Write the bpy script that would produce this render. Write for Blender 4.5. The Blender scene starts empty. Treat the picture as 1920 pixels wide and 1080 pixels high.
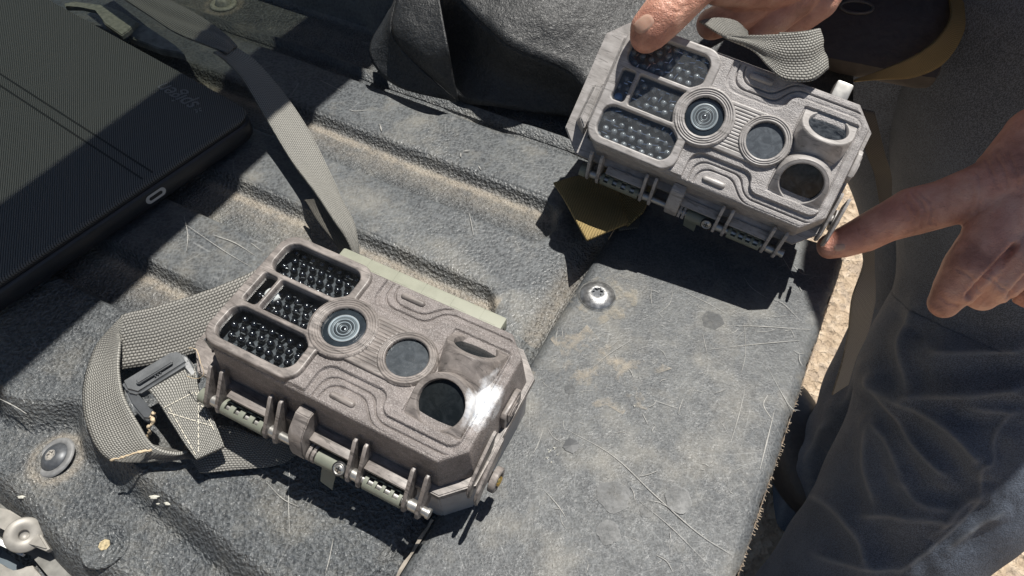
import bpy, bmesh, math, random
import numpy as np
from mathutils import Vector, Matrix
R = math.radians
random.seed(4); rng = np.random.default_rng(7)
scene = bpy.context.scene
COL = scene.collection

# ------------------------------------------------------------------ camera, sky, sun, exposure
FPX, PITCH, CAM_H = 1330.0, R(52), 0.355
cam_d = bpy.data.cameras.new('camera'); cam = bpy.data.objects.new('camera', cam_d); COL.objects.link(cam)
cam_d.sensor_width = 36; cam_d.lens = FPX/1920*36; cam_d.clip_start = 0.01; cam_d.clip_end = 200
CAM = Vector((0, -CAM_H/math.tan(PITCH), CAM_H))
cam.location = CAM; cam.rotation_euler = (math.pi/2-PITCH, 0, 0)
scene.camera = cam
SUN_DIR = Vector((-0.236, -0.19, -1.0)).normalized()      # direction the light travels
TO_SUN = -SUN_DIR
w = bpy.data.worlds.new('World'); scene.world = w; w.use_nodes = True
nt = w.node_tree; bg = nt.nodes['Background']
sky = nt.nodes.new('ShaderNodeTexSky'); sky.sky_type = 'NISHITA'; sky.sun_disc = False
sky.sun_elevation = math.asin(TO_SUN.z); sky.sun_rotation = math.atan2(TO_SUN.x, TO_SUN.y)
sky.air_density = 1.0; sky.dust_density = 1.0
nt.links.new(sky.outputs[0], bg.inputs[0]); bg.inputs[1].default_value = 0.05
sd = bpy.data.lights.new('sun', 'SUN'); sun = bpy.data.objects.new('sun', sd); COL.objects.link(sun)
sd.energy = 5.0; sd.angle = R(0.53); sd.color = (1, 0.965, 0.90)
sun.rotation_euler = SUN_DIR.to_track_quat('-Z', 'Y').to_euler(); sun.location = (0.6, 1.5, 3)
vs = scene.view_settings; scene.display_settings.display_device = 'sRGB'
vs.view_transform = 'Standard'; vs.look = 'None'; vs.exposure = 0.5; vs.gamma = 1
scene.cycles.max_bounces = 8; scene.cycles.transparent_max_bounces = 12

# ------------------------------------------------------------------ geometry of the view, used to place things at their real heights
FW = Vector((0, math.cos(PITCH), -math.sin(PITCH))); UP = Vector((0, math.sin(PITCH), math.cos(PITCH))); RT = Vector((1, 0, 0))
def ray(x, y): return FW + RT*((x-960)/FPX) - UP*((y-540)/FPX)
def at(x, y, z=0.0):
    d = ray(x, y); return CAM + d*((z-CAM.z)/d.z)
def atd(x, y, Z): return CAM + ray(x, y)*Z
def px(p):
    v = Vector(p)-CAM; d = v.dot(FW); return (960+FPX*v.dot(RT)/d, 540-FPX*v.dot(UP)/d)
BU = Vector((.879, -.476, 0)).normalized(); BV = Vector((.476, .879, 0)).normalized()   # along / across the truck bed
def bed(u, v, z=0.0): return BU*(u/1000)+BV*(v/1000)+Vector((0, 0, z))

# ------------------------------------------------------------------ node helpers
def NN(nt, t, **kw):
    n = nt.nodes.new(t)
    for k, v in kw.items():
        if k.startswith('i_'):
            n.inputs[k[2:].replace('_', ' ')].default_value = v
        else: setattr(n, k, v)
    return n
class Mat:
    def __init__(s, name, rough=0.5, metal=0.0, spec=0.5):
        s.m = bpy.data.materials.new(name); s.m.use_nodes = True; s.nt = s.m.node_tree
        s.b = s.nt.nodes['Principled BSDF']; s.b.inputs['Roughness'].default_value = rough
        s.b.inputs['Metallic'].default_value = metal; s.b.inputs['Specular IOR Level'].default_value = spec
        s.tc = s.nt.nodes.new('ShaderNodeTexCoord'); s.h = None
    def L(s, a, b): s.nt.links.new(a, b)
    def coord(s, kind='Object', scale=(1, 1, 1), rot=(0, 0, 0)):
        mp = NN(s.nt, 'ShaderNodeMapping'); mp.inputs['Scale'].default_value = scale; mp.inputs['Rotation'].default_value = rot
        s.L(s.tc.outputs[kind], mp.inputs[0]); return mp.outputs[0]
    def noise(s, scale, detail=4, rough=0.55, co=None, dist=0.0):
        n = NN(s.nt, 'ShaderNodeTexNoise'); n.inputs['Scale'].default_value = scale; n.inputs['Detail'].default_value = detail
        n.inputs['Roughness'].default_value = rough; n.inputs['Distortion'].default_value = dist
        s.L(co if co else s.tc.outputs['Object'], n.inputs['Vector']); return n.outputs['Fac']
    def voro(s, scale, feature='F1', co=None, out='Distance', rand=1.0):
        n = NN(s.nt, 'ShaderNodeTexVoronoi', feature=feature); n.inputs['Scale'].default_value = scale; n.inputs['Randomness'].default_value = rand
        s.L(co if co else s.tc.outputs['Object'], n.inputs['Vector']); return n.outputs[out]
    def ramp(s, fac, stops):
        r = NN(s.nt, 'ShaderNodeValToRGB'); e = r.color_ramp.elements
        while len(e) < len(stops): e.new(0.5)
        for k, (p, c) in enumerate(stops):
            e[k].position = p; e[k].color = (c, c, c, 1) if isinstance(c, (int, float)) else (*c, 1)
        s.L(fac, r.inputs[0]); return r.outputs[0]
    def mix(s, fac, a, b, mode='MIX'):
        n = NN(s.nt, 'ShaderNodeMix', data_type='RGBA', blend_type=mode)
        for v, k in ((fac, 0), (a, 6), (b, 7)):
            if hasattr(v, 'is_output'): s.L(v, n.inputs[k])
            elif k == 0: n.inputs[0].default_value = v
            else: n.inputs[k].default_value = (*v, 1) if not isinstance(v, (int, float)) else (v, v, v, 1)
        return n.outputs[2]
    def math(s, op, a, b=None, c=None):
        n = NN(s.nt, 'ShaderNodeMath', operation=op)
        for k, v in enumerate((a, b, c)):
            if v is None: continue
            if hasattr(v, 'is_output'): s.L(v, n.inputs[k])
            else: n.inputs[k].default_value = v
        return n.outputs[0]
    def attr(s, name):
        n = NN(s.nt, 'ShaderNodeAttribute', attribute_name=name); return n.outputs['Fac']
    def color(s, v):
        if hasattr(v, 'is_output'): s.L(v, s.b.inputs['Base Color'])
        else: s.b.inputs['Base Color'].default_value = (*v, 1)
        return s
    def rough(s, v): s.L(v, s.b.inputs['Roughness']); return s
    def bump(s, h, dist=0.0003, strength=1.0):
        n = NN(s.nt, 'ShaderNodeBump'); n.inputs['Distance'].default_value = dist; n.inputs['Strength'].default_value = strength
        s.L(h, n.inputs['Height'])
        if s.h: s.L(s.h, n.inputs['Normal'])
        s.h = n.outputs[0]; s.L(s.h, s.b.inputs['Normal']); return s

def camo(name, dark, light, grain=0.00035, tint=None):
    m = Mat(name, 0.42, spec=0.5)
    co = m.coord('Object', (38, 120, 60), (0, 0, R(20)))
    n1 = m.noise(1.0, 5, 0.6, co, 1.5)
    n2 = m.noise(220, 3, 0.6)
    c = m.ramp(n1, [(0.32, dark), (0.5, tuple((a+b)/2 for a, b in zip(dark, light))), (0.62, light)])
    c = m.mix(m.ramp(n2, [(0.35, 0.0), (0.7, 0.35)]), c, tuple(x*0.55 for x in dark))
    stre = m.noise(1.0, 3, 0.5, m.coord('Object', (45, 420, 90), (0, 0, R(28))), 2.5)
    c = m.mix(m.ramp(stre, [(0.56, 0.0), (0.66, 0.30 if grain else 0.7)]), c, tuple(x*0.5 for x in dark))
    speck = m.ramp(m.noise(1500, 1, 0.5), [(0.54, 0.0), (0.68, 0.26 if grain else 0.05)])
    c = m.mix(speck, c, (0.55, 0.52, 0.50))
    m.color(c)
    if grain: m.bump(m.noise(1500, 2, 0.6), grain)
    m.rough(m.ramp(n2, [(0.2, 0.34), (0.8, 0.55)]))
    return m
MAT = {}
DA, LA = (0.105, 0.092, 0.085), (0.27, 0.24, 0.222)
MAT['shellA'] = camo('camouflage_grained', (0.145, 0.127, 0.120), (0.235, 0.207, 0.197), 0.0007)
mm = MAT['shellA']                                            # irregular white patch mixed into the colour in the corner of the front
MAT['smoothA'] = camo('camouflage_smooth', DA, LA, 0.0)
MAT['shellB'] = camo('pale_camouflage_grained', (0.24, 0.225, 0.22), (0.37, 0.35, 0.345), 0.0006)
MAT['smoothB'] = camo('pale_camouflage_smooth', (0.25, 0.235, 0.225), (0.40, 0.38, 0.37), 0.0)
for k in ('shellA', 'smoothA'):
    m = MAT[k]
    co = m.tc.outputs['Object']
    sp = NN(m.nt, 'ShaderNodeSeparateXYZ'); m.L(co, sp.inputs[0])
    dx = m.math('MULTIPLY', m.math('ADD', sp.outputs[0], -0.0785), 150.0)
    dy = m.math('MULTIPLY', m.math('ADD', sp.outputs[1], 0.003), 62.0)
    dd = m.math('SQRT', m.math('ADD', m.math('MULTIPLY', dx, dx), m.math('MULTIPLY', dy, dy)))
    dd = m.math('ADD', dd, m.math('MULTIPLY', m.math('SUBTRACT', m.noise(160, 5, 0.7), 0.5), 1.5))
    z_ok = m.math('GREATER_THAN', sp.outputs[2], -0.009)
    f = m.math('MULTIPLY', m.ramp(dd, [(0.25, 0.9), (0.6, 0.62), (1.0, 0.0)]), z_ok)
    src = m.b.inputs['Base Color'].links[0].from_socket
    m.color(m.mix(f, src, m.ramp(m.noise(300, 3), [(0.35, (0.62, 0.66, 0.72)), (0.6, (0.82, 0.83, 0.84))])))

def simple(name, col, rough, metal=0.0, var=0.25, scale=150, bumpd=0.0, bscale=800, spec=0.5):
    m = Mat(name, rough, metal, spec)
    n = m.noise(scale, 4)
    m.color(m.mix(m.ramp(n, [(0.3, 0.0), (0.7, 1.0)]), tuple(c*(1-var) for c in col), tuple(min(1, c*(1+var)) for c in col)))
    m.rough(m.ramp(n, [(0.2, max(0.03, rough-0.08)), (0.8, min(1, rough+0.1))]))
    if bumpd: m.bump(m.noise(bscale, 3), bumpd)
    return m
MAT['olive'] = simple('olive_plastic', (0.165, 0.175, 0.14), 0.45, var=0.12)
MAT['greenbar'] = simple('pale_olive_plastic', (0.235, 0.24, 0.19), 0.5, var=0.06)
MAT['black'] = simple('black_plastic', (0.022, 0.024, 0.027), 0.38, var=0.2)
MAT['steel'] = simple('bright_steel', (0.40, 0.39, 0.37), 0.38, 0.8, 0.15)
MAT['board'] = simple('led_board', (0.045, 0.05, 0.055), 0.4, var=0.5, scale=400)
MAT['rim'] = simple('lens_barrel', (0.30, 0.32, 0.33), 0.35, 0.0, 0.1)
MAT['rim2'] = simple('grey_barrel', (.10, .11, .115), .4, 0, .1)
MAT['rim3'] = simple('dark_barrel', (.03, .034, .038), .3, 0, .1)
MAT['seal'] = simple('gasket', (0.015, 0.015, 0.016), 0.6)
MAT['whitedot'] = simple('white_sensor', (0.75, 0.74, 0.70), 0.5, var=0.05)
MAT['tin'] = simple('tinned_lead', (0.8, 0.8, 0.8), 0.2, 1.0, 0.1)
MAT['brass'] = simple('brass', (0.75, 0.52, 0.16), 0.3, 1.0, 0.1)
def led_mat():
    m = Mat('led_dome', 0.17, spec=0.9); m.color((0.006, 0.007, 0.010)); return m
MAT['led'] = led_mat()
def glassy(name, col, rough, dust, tr=1.0):
    # a thin pane: see-through, mirror-like at grazing angles, with a film of dust
    m = Mat(name, rough); nt = m.nt
    out = [n for n in nt.nodes if n.type == 'OUTPUT_MATERIAL'][0]
    t = NN(nt, 'ShaderNodeBsdfTransparent'); t.inputs[0].default_value = (*col, 1)
    g = NN(nt, 'ShaderNodeBsdfGlossy'); g.inputs['Roughness'].default_value = rough; g.inputs[0].default_value = (1, 1, 1, 1)
    d = NN(nt, 'ShaderNodeBsdfDiffuse'); d.inputs[0].default_value = (0.46, 0.475, 0.48, 1)
    lw = NN(nt, 'ShaderNodeLayerWeight'); lw.inputs[0].default_value = 0.5; frv = m.math('ADD', 0.04, m.math('MULTIPLY', 0.9, m.math('POWER', lw.outputs['Facing'], 5.0)))
    a = NN(nt, 'ShaderNodeMixShader'); nt.links.new(frv, a.inputs[0]); nt.links.new(t.outputs[0], a.inputs[1]); nt.links.new(g.outputs[0], a.inputs[2])
    b = NN(nt, 'ShaderNodeMixShader')
    n1 = m.ramp(m.noise(120, 6, 0.65), [(0.3, dust*.45 if dust > .05 else 0.0), (0.75, dust)])
    n2 = m.ramp(m.voro(700), [(0.0, dust*2.2), (0.16, 0.0)])
    nt.links.new(m.math('ADD', n1, n2), b.inputs[0]); nt.links.new(a.outputs[0], b.inputs[1]); nt.links.new(d.outputs[0], b.inputs[2])
    nt.links.new(b.outputs[0], out.inputs[0]); return m
MAT['paneA'] = glassy('window_glass', (0.9, 0.93, 0.95), 0.05, 0.012)
MAT['paneB'] = glassy('dusty_window_glass', (0.9, 0.93, 0.95), 0.08, 0.11)
MAT['darkglass'] = simple('dark_filter_glass', (0.018, 0.024, 0.03), 0.07, var=0.3, spec=0.6)
def dusty_dark(name, base, d0, d1):
    m = Mat(name, 0.1)
    m.color(m.mix(m.ramp(m.noise(170, 6, 0.7, dist=1.0), [(0.4, d0), (0.75, d1)]), base, (0.42, 0.47, 0.52)))
    m.rough(m.ramp(m.noise(300, 3), [(0.3, 0.12), (0.8, 0.35)])); m.b.inputs['Specular IOR Level'].default_value = .25; return m
MAT['filtA'] = dusty_dark('smudged_filter', (0.03, 0.035, 0.04), 0.03, 0.14)
MAT['filtB'] = dusty_dark('dusty_filter', (0.04, 0.045, 0.052), 0.06, 0.25)
MAT['fresnel'] = dusty_dark('sensor_window', (0.007, 0.009, 0.010), 0.0, 0.03)
MAT['fresnelB'] = dusty_dark('sensor_window_dusty', (0.006, 0.008, 0.012), 0.0, 0.12)

def webbing(name, col, col2, p1=0.0014, p2=0.0018):
    m = Mat(name, 0.75, spec=0.3); uv = m.tc.outputs['UV']
    sp = NN(m.nt, 'ShaderNodeSeparateXYZ'); m.L(uv, sp.inputs[0])
    wob = m.math('MULTIPLY', m.math('SUBTRACT', m.noise(120, 3), 0.5), 0.0010)
    u = m.math('ADD', sp.outputs[0], wob); v = m.math('ADD', sp.outputs[1], wob)
    a = m.math('ABSOLUTE', m.math('SINE', m.math('MULTIPLY', u, math.pi/p1)))
    row = m.math('FLOOR', m.math('DIVIDE', u, p1))
    sh = m.math('MULTIPLY', m.math('MODULO', row, 2.0), math.pi/2)
    b = m.math('ABSOLUTE', m.math('SINE', m.math('ADD', m.math('MULTIPLY', v, math.pi/p2), sh)))
    h = m.math('MULTIPLY', m.math('POWER', a, 0.6), m.math('POWER', b, 0.5))
    c = m.mix(m.ramp(h, [(0.25, 0.0), (0.75, 1.0)]), tuple(x*0.30 for x in col), col)
    c = m.mix(m.ramp(m.noise(60, 4), [(0.45, 0.0), (0.75, 0.5)]), c, col2)
    m.color(c); m.bump(h, 0.0007, 0.9); m.bump(m.noise(3000, 2), 0.0002); return m
MAT['web'] = webbing('grey_webbing', (0.27, 0.262, 0.242), (0.20, 0.195, 0.18))
MAT['web2'] = webbing('light_webbing', (0.33, 0.322, 0.295), (0.25, 0.245, 0.22))
MAT['webolive'] = webbing('olive_webbing', (0.38, 0.28, 0.12), (0.30, 0.22, 0.10))
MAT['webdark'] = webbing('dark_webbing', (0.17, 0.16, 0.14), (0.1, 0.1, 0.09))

# ------------------------------------------------------------------ mesh helpers
def tag(o, label=None, cat=None, group=None, kind=None):
    if label: o['label'] = label
    if cat: o['category'] = cat
    if group: o['group'] = group
    if kind: o['kind'] = kind
    return o
def obj(name, me, mat=None, parent=None, smooth=True, loc=None):
    o = bpy.data.objects.new(name, me); COL.objects.link(o)
    if mat is not None and not me.materials: me.materials.append(mat.m if isinstance(mat, Mat) else mat)
    if parent: o.parent = parent; o.matrix_parent_inverse = Matrix.Translation(-parent.location)
    if smooth and len(me.polygons): me.polygons.foreach_set('use_smooth', [True]*len(me.polygons))
    if loc is not None: o.location = loc
    return o
def mesh(name, verts, faces, uvs=None):
    me = bpy.data.meshes.new(name); me.from_pydata([tuple(v) for v in verts], [], faces)
    if uvs is not None:
        l = me.uv_layers.new(name='UVMap')
        for p in me.polygons:
            for li in p.loop_indices: l.data[li].uv = uvs[me.loops[li].vertex_index]
    me.update(); return me
def empty(name, loc=(0, 0, 0)):
    o = bpy.data.objects.new(name, None); COL.objects.link(o); o.location = loc; o.empty_display_size = 0.02; return o
def bm_mesh(name, bm):
    bmesh.ops.recalc_face_normals(bm, faces=bm.faces)
    me = bpy.data.meshes.new(name); bm.to_mesh(me); bm.free(); return me
def box(bm, x0, x1, y0, y1, z0, z1, bev=0.0):
    r = bmesh.ops.create_cube(bm, size=1)
    for v in r['verts']:
        v.co = Vector(((x0+x1)/2+v.co.x*(x1-x0), (y0+y1)/2+v.co.y*(y1-y0), (z0+z1)/2+v.co.z*(z1-z0)))
    if bev:
        es = {e for v in r['verts'] for e in v.link_edges}
        bmesh.ops.bevel(bm, geom=list(es), offset=bev, segments=2, affect='EDGES', profile=0.6)
def cyl(bm, a, b, r0, r1=None, n=32, caps=True):
    a, b = Vector(a), Vector(b); r1 = r0 if r1 is None else r1
    q = (b-a).to_track_quat('Z', 'Y'); vs = [[], []]
    for k, (c, r) in enumerate(((a, r0), (b, r1))):
        for i in range(n):
            t = 2*math.pi*i/n; vs[k].append(bm.verts.new(c+q@Vector((r*math.cos(t), r*math.sin(t), 0))))
    for i in range(n): bm.faces.new((vs[0][i], vs[0][(i+1) % n], vs[1][(i+1) % n], vs[1][i]))
    if caps: bm.faces.new(vs[0][::-1]); bm.faces.new(vs[1])
def lathe(prof, n=64, M=None):
    vs, fs = [], []
    for r, z in prof:
        for i in range(n):
            t = 2*math.pi*i/n; vs.append(Vector((r*math.cos(t), r*math.sin(t), z)))
    for k in range(len(prof)-1):
        for i in range(n): fs.append((k*n+i, k*n+(i+1) % n, (k+1)*n+(i+1) % n, (k+1)*n+i))
    if prof[-1][0] > 1e-6: fs.append(tuple((len(prof)-1)*n+i for i in range(n)))
    if M is not None: vs = [M@v for v in vs]
    return mesh('lathe', vs, fs)
def hard(o, ang=35):
    me = o.data
    me.polygons.foreach_set('use_smooth', [True]*len(me.polygons))
    bm = bmesh.new(); bm.from_mesh(me)
    for e in bm.edges:
        if len(e.link_faces) == 2 and e.calc_face_angle(0) > R(ang): e.smooth = False
    bm.to_mesh(me); bm.free(); return o
def tube(name, pts, radii, n=24, ell=None, closed_ends=True):
    pts = [Vector(p) for p in pts]; vs, fs = [], []
    prev = None
    for k, p in enumerate(pts):
        d = (pts[min(k+1, len(pts)-1)]-pts[max(k-1, 0)]).normalized()
        x = (prev - d*prev.dot(d)).normalized() if prev is not None else d.cross(Vector((0, 1, 0.3))).normalized()
        prev = x; y = d.cross(x)
        for i in range(n):
            t = 2*math.pi*i/n; vs.append(p+(x*math.cos(t)+y*math.sin(t))*radii[k])
    for k in range(len(pts)-1):
        for i in range(n): fs.append((k*n+i, k*n+(i+1) % n, (k+1)*n+(i+1) % n, (k+1)*n+i))
    if closed_ends: fs.append(tuple(range(n))[::-1]); fs.append(tuple((len(pts)-1)*n+i for i in range(n)))
    return mesh(name, vs, fs)
def catmull(P, m=8):
    P = [np.array(p, float) for p in P]; Q = [2*P[0]-P[1]]+P+[2*P[-1]-P[-2]]; out = []
    for k in range(1, len(Q)-2):
        for j in range(m):
            t = j/m; a, b, c, d = Q[k-1:k+3]
            out.append(0.5*((2*b)+(-a+c)*t+(2*a-5*b+4*c-d)*t*t+(-a+3*b-3*c+d)*t**3))
    out.append(Q[-2]); return out

def hf(name, x0, x1, y0, y1, res, fn, extra=None):
    """relief mesh in millimetres: z = fn(x, y); NaN leaves a hole"""
    nx = int(round((x1-x0)/res))+1; ny = int(round((y1-y0)/res))+1
    X, Y = np.meshgrid(np.linspace(x0, x1, nx), np.linspace(y0, y1, ny)); Z = fn(X, Y)
    ok = ~np.isnan(Z); idx = -np.ones(X.shape, int)
    q = ok[:-1, :-1] & ok[1:, :-1] & ok[:-1, 1:] & ok[1:, 1:]
    used = np.zeros_like(ok)
    for a, b in ((0, 0), (1, 0), (0, 1), (1, 1)): used[a:a+ny-1, b:b+nx-1] |= q
    idx[used] = np.arange(used.sum())
    co = np.stack([X[used], Y[used], Z[used]], 1)
    F = np.stack([idx[:-1, :-1][q], idx[:-1, 1:][q], idx[1:, 1:][q], idx[1:, :-1][q]], 1)
    me = bpy.data.meshes.new(name); me.vertices.add(len(co)); me.vertices.foreach_set('co', (co/1000).astype(np.float32).ravel())
    n = len(F); me.loops.add(4*n); me.loops.foreach_set('vertex_index', F.ravel().astype(np.int32))
    me.polygons.add(n); me.polygons.foreach_set('loop_start', np.arange(0, 4*n, 4, dtype=np.int32)); me.polygons.foreach_set('loop_total', np.full(n, 4, np.int32))
    if extra:
        for an, arr in extra(X[used], Y[used]).items():
            a = me.attributes.new(an, 'FLOAT', 'POINT'); a.data.foreach_set('value', arr.astype(np.float32))
    me.update(); me.validate(); me.polygons.foreach_set('use_smooth', [True]*n)
    return me
def sbox(X, Y, x0, x1, y0, y1, r=0.0, ch=0.0):
    cx, cy = (x0+x1)/2, (y0+y1)/2; ax = np.abs(X-cx)-(x1-x0)/2+r; ay = np.abs(Y-cy)-(y1-y0)/2+r
    d = np.hypot(np.maximum(ax, 0), np.maximum(ay, 0))+np.minimum(np.maximum(ax, ay), 0)-r
    if ch: d = np.maximum(d, (np.abs(X-cx)-(x1-x0)/2 + np.abs(Y-cy)-(y1-y0)/2 + ch)/math.sqrt(2))
    return d
def scirc(X, Y, x, y, r): return np.hypot(X-x, Y-y)-r
def smin(a, b, k):
    h = np.clip(0.5+0.5*(b-a)/k, 0, 1); return b*(1-h)+a*h-k*h*(1-h)
def smax(a, b, k): return -smin(-a, -b, k)
def step(d, w): return np.clip(0.5-d/w, 0, 1)          # 1 inside (d<0), 0 outside
def sstep(d, w): t = step(d, w); return t*t*(3-2*t)
def chpoly(x0, x1, y0, y1, c):
    return [(x0+c, y0), (x1-c, y0), (x1, y0+c), (x1, y1-c), (x1-c, y1), (x0+c, y1), (x0, y1-c), (x0, y0+c)]
def prism(bm, poly0, z0, poly1, z1):
    a = [bm.verts.new((x, y, z0)) for x, y in poly0]; b = [bm.verts.new((x, y, z1)) for x, y in poly1]; n = len(a)
    for i in range(n): bm.faces.new((a[i], a[(i+1) % n], b[(i+1) % n], b[i]))
    bm.faces.new(a[::-1]); bm.faces.new(b)

# ------------------------------------------------------------------ the trail camera (millimetres in its own frame: lens at the origin, front towards +z)
WIN = [lambda X, Y: smax(sbox(X, Y, -54.8, -8.5, 12.0, 31.8, 6.5), -scirc(X, Y, 0, 0, 18.0), 1.5),
       lambda X, Y: sbox(X, Y, -54.0, -45.6, -9.4, 9.4, 2.2),
       lambda X, Y: smax(sbox(X, Y, -43.4, -8, -9.4, 9.4, 1.6), -scirc(X, Y, 0, 0, 17.6), 1.0),
       lambda X, Y: smax(sbox(X, Y, -54.8, -8.5, -31.8, -12.0, 6.5), -scirc(X, Y, 0, 0, 18.0), 1.5)]
def windows(X, Y): return np.minimum.reduce([f(X, Y) for f in WIN])
def face_out(X, Y): return smax(sbox(X, Y, -62.0, 84.0, -37.2, 37.2, 3, 11.0), sbox(X, Y, -62.0, 84.0, -37.2, 37.2, 6), 1.0)
def face_l1(X, Y):
    left = sbox(X, Y, -90, 2.0, -60, 60, 0)
    band = sbox(X, Y, -20, 60, -18.3, 18.3, 0)
    right = sbox(X, Y, 38.5, 78.5, -28.6, 28.6, 5.5)
    return smin(smin(left, band, 9.0), right, 7.0)
def face_z(X, Y):
    d = face_out(X, Y)
    z = np.where(d < -2.2, 0.0, np.where(d < 0, 1.9*(np.sqrt(np.maximum(0, 1-((d+2.2)/2.2)**2))-1), -1.9-d*9))
    l1 = face_l1(X, Y); inn = sstep(d+1.6, 1.5)
    z = z + 1.8*sstep(l1, 0.4)*inn
    for off in (4.0, 7.2): z = z - 1.5*np.exp(-((l1-off)/0.36)**2)*inn
    z = z - 0.3*np.exp(-((l1-1.0)/0.5)**2)*inn
    p = sbox(X, Y, 47.5, 78.0, -24.6, 25.6, 1.0)                  # pocket of the motion sensors
    z = z - 1.2*sstep(p, 0.6)*inn
    z = np.where(windows(X, Y) < 1.2, np.nan, z)
    z = np.where(scirc(X, Y, 0, 0, 12) < 0, np.nan, z); z = np.where(scirc(X, Y, 36, 0, 11.5) < 0, np.nan, z)
    z = np.where(z < -27, np.nan, z)
    return z
def frame_out(X, Y):
    b = sbox(X, Y, -59.5, -3.2, -36.2, 36.2, 9.5)
    b = smax(b, (X+0.0 - (-3.2)), 2.0)
    return smin(b, scirc(X, Y, 0, 0, 16.2), 2.5)
def frame_z(X, Y):
    d = np.minimum(frame_out(X, Y), 9); w_ = windows(X, Y)
    top = 4.4
    e = np.minimum(-d, 3.0); z = top - 1.1*(1-np.sqrt(np.clip(1-((1.1-np.clip(e, 0, 1.1))/1.1)**2, 0, 1)))
    z = np.where(d > 0, top-1.1-d*9, z)
    e2 = np.clip(w_, 0, 0.8); z = np.where(w_ > 0, z-0.8*(1-np.sqrt(np.clip(1-((0.8-e2)/0.8)**2, 0, 1))), top-0.8+w_*7)
    z = np.where(w_ < -0.62, np.nan, z); z = np.where(d > 0.45, np.nan, z)
    z = np.where(scirc(X, Y, 0, 0, 16.6) < 0, np.nan, z)
    return z
def lplate_out(X, Y):
    return np.minimum(np.minimum(sbox(X, Y, 0, 36, -14.2, 14.2, 0), scirc(X, Y, 36, 0, 14.6)), scirc(X, Y, 0, 0, 17.2))
def lplate_z(X, Y):
    d = lplate_out(X, Y); r1 = np.hypot(X, Y); r2 = np.hypot(X-36, Y)
    z = np.full_like(X, 3.9) - 0.5*sstep(np.abs(Y)-100, 1)
    ribs = (np.minimum(r1-16.8, r2-14.2) > 0) & (np.abs(Y) < 12.4)
    z = z - np.where(ribs, 0.55*np.exp(-((((Y+50) % 1.9)-0.95)/0.24)**2), 0)
    z = np.where(r1 < 16.9, 4.9, z); z = np.where(r2 < 14.2, 4.3, z)
    for r, dep in ((16.6, .5), (15.2, .7), (13.9, .7), (12.7, .6)): z = z - dep*np.exp(-((r1-r)/0.24)**2)
    for r, dep in ((14.1, .5), (13.0, .7), (11.9, .6)): z = z - dep*np.exp(-((r2-r)/0.24)**2)
    z = np.where(r1 < 11.9, 4.9-(11.9-r1)*0.9, z); z = np.where(r1 < 11.0, 4.1-(11.0-r1)*9, z)
    z = np.where(r2 < 10.9, 4.3-(10.9-r2)*0.9, z); z = np.where(r2 < 10.3, 3.7-(10.3-r2)*9, z)
    z = np.where((r1 < 10.75) | (r2 < 10.05), np.nan, z)
    z = np.where(d > -0.9, z-0.9*(1-np.sqrt(np.clip(1-((d+0.9)/0.9)**2, 0, 1))), z)
    z = np.where(d > 0, 3.0-d*9, z); z = np.where(d > 0.45, np.nan, z)
    return z
MM = 0.001
FACE_ME = hf('face', -69, 91, -44, 44, 0.29, face_z)
FRAME_ME = hf('frame', -60.5, 17.5, -37.5, 37.5, 0.27, frame_z)
LPLATE_ME = hf('lens_plate', -18, 52, -18, 18, 0.25, lplate_z)

def eye_meshes(sgn):
    """one hooded sensor eye: a tilted face, square below and round above, with a round recess; sgn -1 looks down, +1 looks up"""
    tilt = R(31 if sgn < 0 else 42); c, s = math.cos(tilt), math.sin(tilt)
    cx, wd, L = 63.0, 14.8, (25.5 if sgn < 0 else 23.5)
    def tp(x, t, n=0.0):       # x across, t up the slope, n out of the face
        y0 = -24.3 if sgn < 0 else 25.3
        return Vector((x, y0 + (-sgn)*(t*c) + sgn*(n*s), (0.4 if sgn < 0 else -0.2) + t*s + n*c))*MM
    N = 64; outl = []
    ct = L-wd
    for i in range(N):
        a = 2*math.pi*i/N; dx, dt = math.cos(a), math.sin(a)
        if dt >= 0: outl.append((cx+wd*dx, ct+wd*dt))
        else:
            k = 1/max(abs(dx)/wd, abs(dt)/ct); outl.append((cx+k*dx, ct+k*dt))
    rows = []; wc = ct+0.4; wr = 12.2 if sgn < 0 else 11.6
    rows.append([tp(x-(x-cx)*0.0, t, -26) for x, t in outl])
    rows.append([tp(x, t, -0.7) for x, t in outl])
    rows.append([tp(cx+(x-cx)*0.965, ct+(t-ct)*0.965, 0) for x, t in outl])
    for r, n in ((wr+1.0, 0), (wr+0.2, 0.45), (wr-0.5, 0.3), (wr-0.9, -0.6), (wr-1.1, -3.4)):
        rows.append([tp(cx+r*math.cos(2*math.pi*i/N), wc+r*math.sin(2*math.pi*i/N), n) for i in range(N)])
    vs = [v for row in rows for v in row]; fs = []
    for k in range(len(rows)-1):
        for i in range(N): fs.append((k*N+i, k*N+(i+1) % N, (k+1)*N+(i+1) % N, (k+1)*N+i))
    me = mesh('sensor_hood', vs, fs)
    wv = [tp(cx, wc, -1.6)]
    for r, n in ((5, -1.65), (wr-0.8, -2.2)): wv += [tp(cx+r*math.cos(2*math.pi*i/N), wc+r*math.sin(2*math.pi*i/N), n) for i in range(N)]
    wf = [(0, 1+i, 1+(i+1) % N) for i in range(N)]+[(1+i, 1+N+i, 1+N+(i+1) % N, 1+(i+1) % N) for i in range(N)]
    return me, mesh('sensor_window', wv, wf)
def poly_extrude_x(bm, poly, x0, x1):
    a = [bm.verts.new((x0, y, z)) for y, z in poly]; b = [bm.verts.new((x1, y, z)) for y, z in poly]; n = len(a)
    for i in range(n): bm.faces.new((a[i], a[(i+1) % n], b[(i+1) % n], b[i]))
    bm.faces.new(a[::-1]); bm.faces.new(b)
def S(bm):
    for v in bm.verts: v.co *= MM
    return bm

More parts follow.
